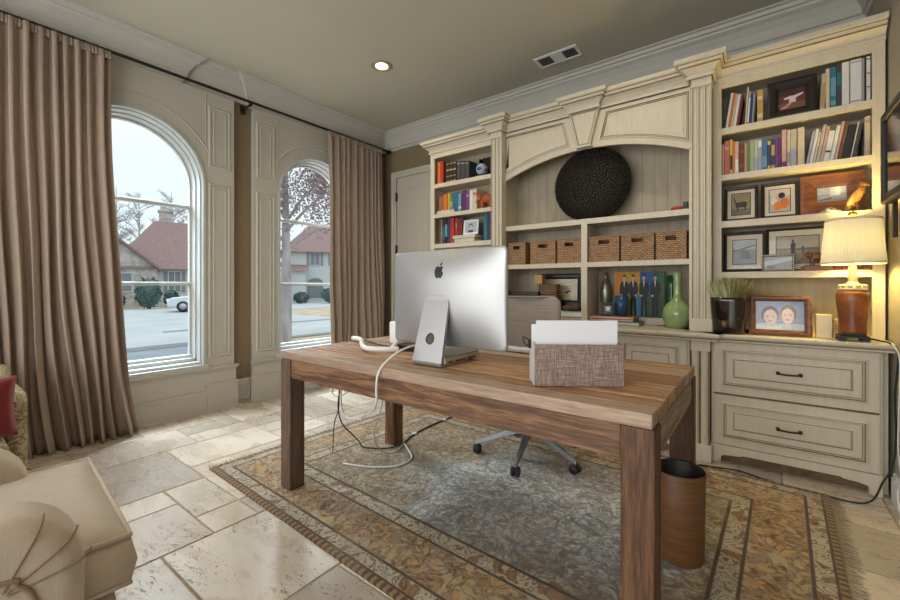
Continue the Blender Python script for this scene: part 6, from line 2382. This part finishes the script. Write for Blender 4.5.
# desk chair
HC = Vector((-1.19, 2.42, 0))
ch = thing('desk_chair', 'grey mesh backed office chair on a silver star base behind the desk', 'chair', (HC.x, HC.y, ZG))
base_angs = [-148, -78, -16, 58, 132]
for a in base_angs:
    ca, sa = cos(R(a)), sin(R(a))
    d_ = Vector((ca, sa, 0))
    w_ = Vector((-sa, ca, 0))
    mb = MB()
    rows = []
    for u, hwid, zt_, zl_ in ((0.02, 0.026, 0.205, 0.150), (0.10, 0.024, 0.192, 0.145), (0.22, 0.018, 0.142, 0.110), (0.355, 0.0125, 0.090, 0.066)):
        p = HC + d_ * u
        rows.append([mb.v(p + w_ * hwid + Vector((0, 0, zl_))), mb.v(p - w_ * hwid + Vector((0, 0, zl_))), mb.v(p - w_ * hwid * 0.7 + Vector((0, 0, zt_))), mb.v(p + w_ * hwid * 0.7 + Vector((0, 0, zt_)))])
    for A, B in zip(rows, rows[1:]):
        for k in range(4):
            mb.face([A[k], A[(k + 1) % 4], B[(k + 1) % 4], B[k]])
    mb.face(rows[0])
    mb.face(rows[-1][::-1])
    lg = obj('leg', mb, M['steel'], ch, bevel=0.003)
    tip = HC + d_ * 0.342
    mb = MB()
    for s_ in (-1, 1):
        mb.cyl(tip + w_ * (s_ * 0.006) + Vector((0, 0, ZG + 0.028)), tip + w_ * (s_ * 0.023) + Vector((0, 0, ZG + 0.028)), 0.028, 20)
    mb.cyl(tip + Vector((0, 0, ZG + 0.03)), tip + Vector((0, 0, 0.085)), 0.008, 10)
    mb.box(tip.x - 0.013, tip.x + 0.013, tip.y - 0.013, tip.y + 0.013, ZG + 0.03, ZG + 0.058)
    obj('caster', mb, M['rubber'], ch)
mb = MB()
mb.lathe([(0, 0.14), (0.03, 0.14), (0.036, 0.16), (0.036, 0.205), (0.028, 0.21), (0.028, 0.26), (0.018, 0.262), (0.018, 0.385), (0.05, 0.39), (0.06, 0.42), (0, 0.42)], (HC.x, HC.y, 0), 28)
obj('gas_column', mb, M['steel'], ch)
ry = R(30)
Mh = Matrix.Translation((HC.x, HC.y, 0)) @ Matrix.Rotation(ry, 4, 'Z')
mb = MB()
mb.prism(rrect(-0.235, 0.235, -0.24, 0.20, 0.10), lambda a, b, h: Mh @ Vector((a, b, h)), 0.42, 0.475)
obj('seat', mb, mat('charcoal_seat', (0.08, 0.08, 0.085), 0.9), ch, bevel=0.018, seg=3)
bw, bz0, bz1, by = 0.222, 0.50, 1.022, 0.285


def bk(a, b, h):                          # gently curved back
    return Mh @ Vector((a, by - h - 0.05 * (a / bw) ** 2 + 0.05 * ((b - 0.65) / 0.3) ** 2 * 0.4, b))


mb = MB()
mb.sm = True
NX, NZ = 16, 24
pr = rrect(-bw + 0.004, bw - 0.004, bz0, bz1 - 0.004, 0.055)
for j in range(NZ):
    for i in range(NX):
        def inside(a, b):
            r_ = 0.055
            ax = max(abs(a) - (bw - r_), 0)
            bzz = max(abs(b - (bz0 + bz1) / 2) - ((bz1 - bz0) / 2 - r_), 0)
            if ax > 0 and bzz > 0:
                q = math.hypot(ax, bzz)
                if q > r_:
                    a = (1 if a > 0 else -1) * (bw - r_ + ax * r_ / q)
                    b = (bz0 + bz1) / 2 + (1 if b > (bz0 + bz1) / 2 else -1) * ((bz1 - bz0) / 2 - r_ + bzz * r_ / q)
            return a, b
        cs = [(-bw + 2 * bw * (i + p) / NX, bz0 + (bz1 - bz0) * (j + q) / NZ) for p, q in ((0, 0), (1, 0), (1, 1), (0, 1))]
        mb.poly([bk(*inside(a, b), 0) for a, b in cs])
bmesh.ops.remove_doubles(mb.bm, verts=mb.bm.verts[:], dist=0.0005)


def mat_mesh():
    t = NT('grey_mesh_fabric')
    n = t.noise(1.0, t.map((6, 6, 260)), 3)
    c = t.mix(t.rng(n, 0.3, 0.7), (0.33, 0.29, 0.265), (0.46, 0.42, 0.385))
    t.bump(n, 0.3, 0.002)
    return t.set(Base_Color=c, Roughness=0.8)


o = obj('backrest', mb, mat_mesh(), ch)
so = o.modifiers.new('thick', 'SOLIDIFY')
so.thickness = 0.008
mb = MB()
P = rrect(-bw, bw, bz0, bz1, 0.058, 8)
mb.tube([bk(a, b, -0.004) for a, b in P] + [bk(*P[0], -0.004)], 0.008, 8, 1, False)
obj('back_frame', mb, mat('grey_frame', (0.30, 0.28, 0.27), 0.5), ch)
mb = MB()
mb.tube([Mh @ Vector((0, 0.05, 0.40)), Mh @ Vector((0, 0.26, 0.40)), Mh @ Vector((0, 0.335, 0.50)), Mh @ Vector((0, 0.315, 0.66))], 0.018, 12)
obj('back_support', mb, M['steel'], ch)

# waste bin
mb = MB()
wc = (-0.272, 1.915)


def mat_bin():
    t = NT('brown_leather_bin')
    n = t.noise(2.0, t.map((3, 3, 45)), 4)
    c = t.mix(t.rng(n, 0.3, 0.7), (0.115, 0.046, 0.015), (0.185, 0.082, 0.026))
    return t.set(Base_Color=c, Roughness=0.5)


wbn = thing('waste_bin', 'tall brown round waste bin beside the desk leg on the rug', 'bin', (wc[0], wc[1], ZG))
wc = (-0.266, 1.88)
wbn.location = (wc[0], wc[1], ZG)
mb.lathe([(0, 0), (0.086, 0), (0.0885, 0.006), (0.094, 0.347), (0.092, 0.35)], (wc[0], wc[1], ZG), 56)
obj('body', mb, mat_bin(), wbn)
mb = MB()
mb.lathe([(0.092, 0.35), (0.089, 0.347), (0.084, 0.01), (0, 0.008)], (wc[0], wc[1], ZG), 56)
obj('lining', mb, M['black'], wbn)

# ------------------------------------------------------------------ wall television
tv = thing('television', 'black glossy television on a mount beside the bookcase on the side wall', 'television', (0.49, 2.44, 1.5))
tv.rotation_euler = (0, 0, 0)
mb = MB()
mb.box(0.462, 0.492, 2.075, 2.795, 1.487, 1.905)
mb.sweep([(2.075, 1.487), (2.795, 1.487), (2.795, 1.905), (2.075, 1.905)], [(0.0, 0.462), (0.0, 0.450), (-0.036, 0.450), (-0.036, 0.462)], FX, closed=True)
obj('casing', mb, M['black'], tv, bevel=0.006)
mb = MB()
mb.box(0.4600, 0.4622, 2.11, 2.76, 1.515, 1.865)
obj('screen', mb, mat('dark_screen', (0.02, 0.02, 0.022), 0.08), tv)
mb = MB()
mb.box(0.4925, 0.530, 2.38, 2.50, 1.60, 1.80)
mb.box(0.530, XR - 0.0005, 2.34, 2.54, 1.56, 1.84)
obj('mount', mb, M['bronze'], tv, bevel=0.003)
mb = MB()
mb.box(0.4925, 0.510, 2.80, 2.83, 1.33, 1.69)
mb.box(0.4925, 0.510, 2.74, 2.801, 1.66, 1.69)
obj('bracket_arm', mb, M['bronze'], tv, bevel=0.003)
op = thing('wall_outlet', 'small white outlet cover low on the side wall in the corner', 'outlet', (XR, 2.90, 0.38))
mb = MB()
mb.box(XR - 0.006, XR - 0.0005, 2.865, 2.935, 0.32, 0.44)
obj('cover_plate', mb, M['white'], op, bevel=0.002)
mb = MB()
mb.box(XR - 0.0072, XR - 0.006, 2.885, 2.915, 0.335, 0.425)
obj('sockets', mb, mat('grey_socket', (0.3, 0.3, 0.3), 0.5), op)

# ------------------------------------------------------------------ armchairs
AX, AY = -1.56, 0.06                       # cream armchair, facing the desk
ac = thing('armchair', 'cream rolled-arm armchair with piped seat cushion in the near corner', 'armchair', (AX, AY, 0), R(-4.5))
Ma = Matrix.Translation((AX, AY, 0)) @ Matrix.Rotation(R(-4.5), 4, 'Z')


def sub(o, lv=2):
    m_ = o.modifiers.new('round', 'SUBSURF')
    m_.levels = lv
    m_.render_levels = lv
    for p in o.data.polygons:
        p.use_smooth = True
    return o


def pillow_box(mb, x0, x1, y0, y1, z0, z1, crown=0.02, r=0.03, nx=10, ny=10, Mx=None, tee=None):
    """soft cushion: rounded edges and a crowned top"""
    def P(i, j, top):
        u, v = i / nx, j / ny
        x, y = x0 + (x1 - x0) * u, y0 + (y1 - y0) * v
        e = min(u, 1 - u) * (x1 - x0), min(v, 1 - v) * (y1 - y0)
        b = crown * (1 - (2 * u - 1) ** 4) * (1 - (2 * v - 1) ** 4)
        z = z1 + b if top else z0 - b * 0.2
        return (x, y, z)
    T = [[mb.v(Mx @ Vector(P(i, j, True))) for j in range(ny + 1)] for i in range(nx + 1)]
    B = [[mb.v(Mx @ Vector(P(i, j, False))) for j in range(ny + 1)] for i in range(nx + 1)]
    for i in range(nx):
        for j in range(ny):
            mb.face([T[i][j], T[i + 1][j], T[i + 1][j + 1], T[i][j + 1]])
            mb.face([B[i][j], B[i][j + 1], B[i + 1][j + 1], B[i + 1][j]])
    ring = [(i, 0) for i in range(nx)] + [(nx, j) for j in range(ny)] + [(i, ny) for i in range(nx, 0, -1)] + [(0, j) for j in range(ny, 0, -1)]
    n = len(ring)
    zm = (z0 + z1) / 2
    mid = []
    cxm, cym = (x0 + x1) / 2, (y0 + y1) / 2
    for i, j in ring:
        x, y, _ = P(i, j, True)
        dx_ = 0.012 * (1 if i == nx else -1 if i == 0 else 0)
        dy_ = 0.012 * (1 if j == ny else -1 if j == 0 else 0)
        mid.append(mb.v(Mx @ Vector((x + dx_, y + dy_, zm))))
    for k in range(n):
        a, b = ring[k], ring[(k + 1) % n]
        mb.face([T[a[0]][a[1]], mid[k], mid[(k + 1) % n], T[b[0]][b[1]]])
        mb.face([mid[k], B[a[0]][a[1]], B[b[0]][b[1]], mid[(k + 1) % n]])
    return [[Mx @ Vector(P(i, j, tp)) for i, j in ring] for tp in (True, False)]


hw_ = 0.325
mb = MB()
mb.sm = True
tops = pillow_box(mb, -hw_, hw_, -0.38, 0.285, 0.385, 0.50, 0.022, Mx=Ma)
obj('seat_cushion', mb, M['cream_up'], ac)
mb = MB()
for rg in tops:
    mb.tube(rg + [rg[0]], 0.0058, 8, 1, False)
obj('cushion_piping', mb, M['cream_up'], ac)
mb = MB()
mb.box(-hw_ - 0.005, hw_ + 0.005, -0.42, 0.262, 0.10, 0.375, Ma)
obj('seat_base', mb, M['cream_up'], ac, bevel=0.03, seg=4)
for sg in (-1, 1):
    # arm: upholstered side, its top rolling down over a rounded front corner
    mb = MB()
    y_f, y_b, z_t = (0.195, -0.50, 0.637) if sg > 0 else (0.135, -0.50, 0.615)
    xm = sg * (hw_ - 0.015)
    prof = [(y_b, 0.10), (y_f, 0.10), (y_f + 0.004, z_t - 0.17)] + [(y_f - 0.135 + 0.14 * cos(R(q)), z_t - 0.14 + 0.14 * sin(R(q))) for q in (0, 15, 30, 45, 60, 75, 90)] + [(y_b, z_t + 0.01)]
    mb.prism(prof, lambda a, b, h: Ma @ Vector((h, a, b)), xm - 0.085, xm + 0.085)
    arm = obj('arm', mb, M['cream_up'], ac, bevel=0.045, seg=6)
    for p_ in arm.data.polygons:
        p_.use_smooth = True
    mb = MB()
    xo = xm + sg * 0.0855
    mb.tube([Ma @ Vector((xo, y_b + 0.02, z_t - 0.105)), Ma @ Vector((xo, y_f - 0.16, z_t - 0.108)), Ma @ Vector((xo, y_f - 0.10, z_t - 0.125)), Ma @ Vector((xo, y_f - 0.075, z_t - 0.17)), Ma @ Vector((xo, y_f - 0.07, z_t - 0.25)), Ma @ Vector((xo, y_f - 0.07, 0.12))], 0.0055, 8)
    obj('arm_piping', mb, M['piping'], arm)
    mb = MB()
    for t0 in (0.30, 0.62, 0.9):
        a = pi / 2 * (1 - t0)
        c0 = Vector((0, y_f - 0.125, z_t - 0.14))
        dr = Vector((0, cos(a), sin(a)))
        P = []
        for q, xx in ((0.012, 0.0855), (0.05, 0.0855), (0.088, 0.0855), (0.115, 0.081), (0.132, 0.066), (0.141, 0.046)):
            P.append(Ma @ (Vector((xm + sg * xx, 0, 0)) + c0 + dr * q))
        mb.tube(P, 0.0022, 6)
    obj('pleat_seam', mb, M['piping'], arm)
mb = MB()
mb.prism([(-0.66, 0.10), (-0.50, 0.10), (-0.46, 0.50), (-0.50, 0.86), (-0.56, 0.90), (-0.66, 0.88)], lambda a, b, h: Ma @ Vector((h, a, b)), -hw_ - 0.03, hw_ + 0.03)
obj('backrest', mb, M['cream_up'], ac, bevel=0.04, seg=4)
for sx_ in (-1, 1):
    for yy in (0.20, -0.58):
        mb = MB()
        mb.cyl(Ma @ Vector((sx_ * 0.29, yy, 0.0)), Ma @ Vector((sx_ * 0.29, yy, 0.105)), 0.018, 14, 0.026)
        obj('leg', mb, M['bronze'], ac)


def mat_floral():
    t = NT('floral_cotton')
    v = t.voro(16, None, 'DISTANCE_TO_EDGE')
    n = t.noise(9, None, 4, 0.6, 1.5)
    c = (0.46, 0.38, 0.25)
    line = t.ma('ABSOLUTE', t.ma('SUBTRACT', n, 0.5))
    c = t.mix(t.rng(line, 0.012, 0.03, 1, 0), c, (0.13, 0.08, 0.045))
    c = t.mix(t.rng(v.outputs['Distance'], 0.10, 0.14, 0, 0.55), c, (0.22, 0.20, 0.11))
    return t.set(Base_Color=c, Roughness=0.9)


M['floral'] = mat_floral()
fc_ = thing('floral_armchair', 'floral cotton armchair with a red velvet pillow before the long curtain', 'armchair', (-3.0, -0.05, 0))
mb = MB()
mb.box(-3.42, -2.58, -0.40, 0.255, 0.12, 0.42)
obj('seat', mb, M['floral'], fc_, bevel=0.03, seg=3)
for y0_, y1_ in ((0.262, 0.335), (-0.47, -0.39)):
    mb = MB()
    mb.prism([(-3.44, 0.12), (-2.79, 0.12), (-2.79, 0.555), (-2.84, 0.60), (-3.40, 0.60)], lambda a, b, h: (a, h, b), y0_, y1_)
    obj('arm', mb, M['floral'], fc_, bevel=0.03, seg=4)
mb = MB()
mb.prism([(-3.56, 0.12), (-3.42, 0.12), (-3.40, 0.50), (-3.46, 0.64), (-3.56, 0.65)], lambda a, b, h: (a, h, b), -0.44, 0.345)
obj('backrest', mb, mat('beige_damask', (0.45, 0.37, 0.23), 0.9, var=0.12, sc=14), fc_, bevel=0.04, seg=4)
for xx in (-3.5, -2.76):
    for yy in (-0.42, 0.30):
        mb = MB()
        mb.cyl((xx, yy, 0), (xx, yy, 0.125), 0.018, 12, 0.024)
        obj('leg', mb, M['bronze'], fc_)
mb = MB()
mb.sm = True
Mq = Matrix.Translation((-2.70, 0.085, 0.558)) @ Matrix.Rotation(R(-6), 4, 'Y')
N = 14
for sgn in (1, -1):
    G = [[None] * (N + 1) for _ in range(N + 1)]
    for i in range(N + 1):
        for j in range(N + 1):
            u, v = -1 + 2 * i / N, -1 + 2 * j / N
            pin = 1 - 0.10 * (1 - u * u) * (abs(v) > 0.99) - 0
            th_ = 0.06 * ((1 - u ** 4) * (1 - v ** 4)) ** 0.6
            ed = 0.205 * (1 - 0.05 * (1 - v * v)) if True else 0
            G[i][j] = mb.v(Mq @ Vector((sgn * th_, u * 0.205 * (1 - 0.06 * (1 - v * v)), v * 0.135 * (1 - 0.06 * (1 - u * u)))))
    for i in range(N):
        for j in range(N):
            mb.face([G[i][j], G[i + 1][j], G[i + 1][j + 1], G[i][j + 1]])
bmesh.ops.remove_doubles(mb.bm, verts=mb.bm.verts[:], dist=0.0004)
tag(obj('pillow', mb, M['red_velvet']), 'dark red velvet pillow standing on the floral armchair', 'pillow')
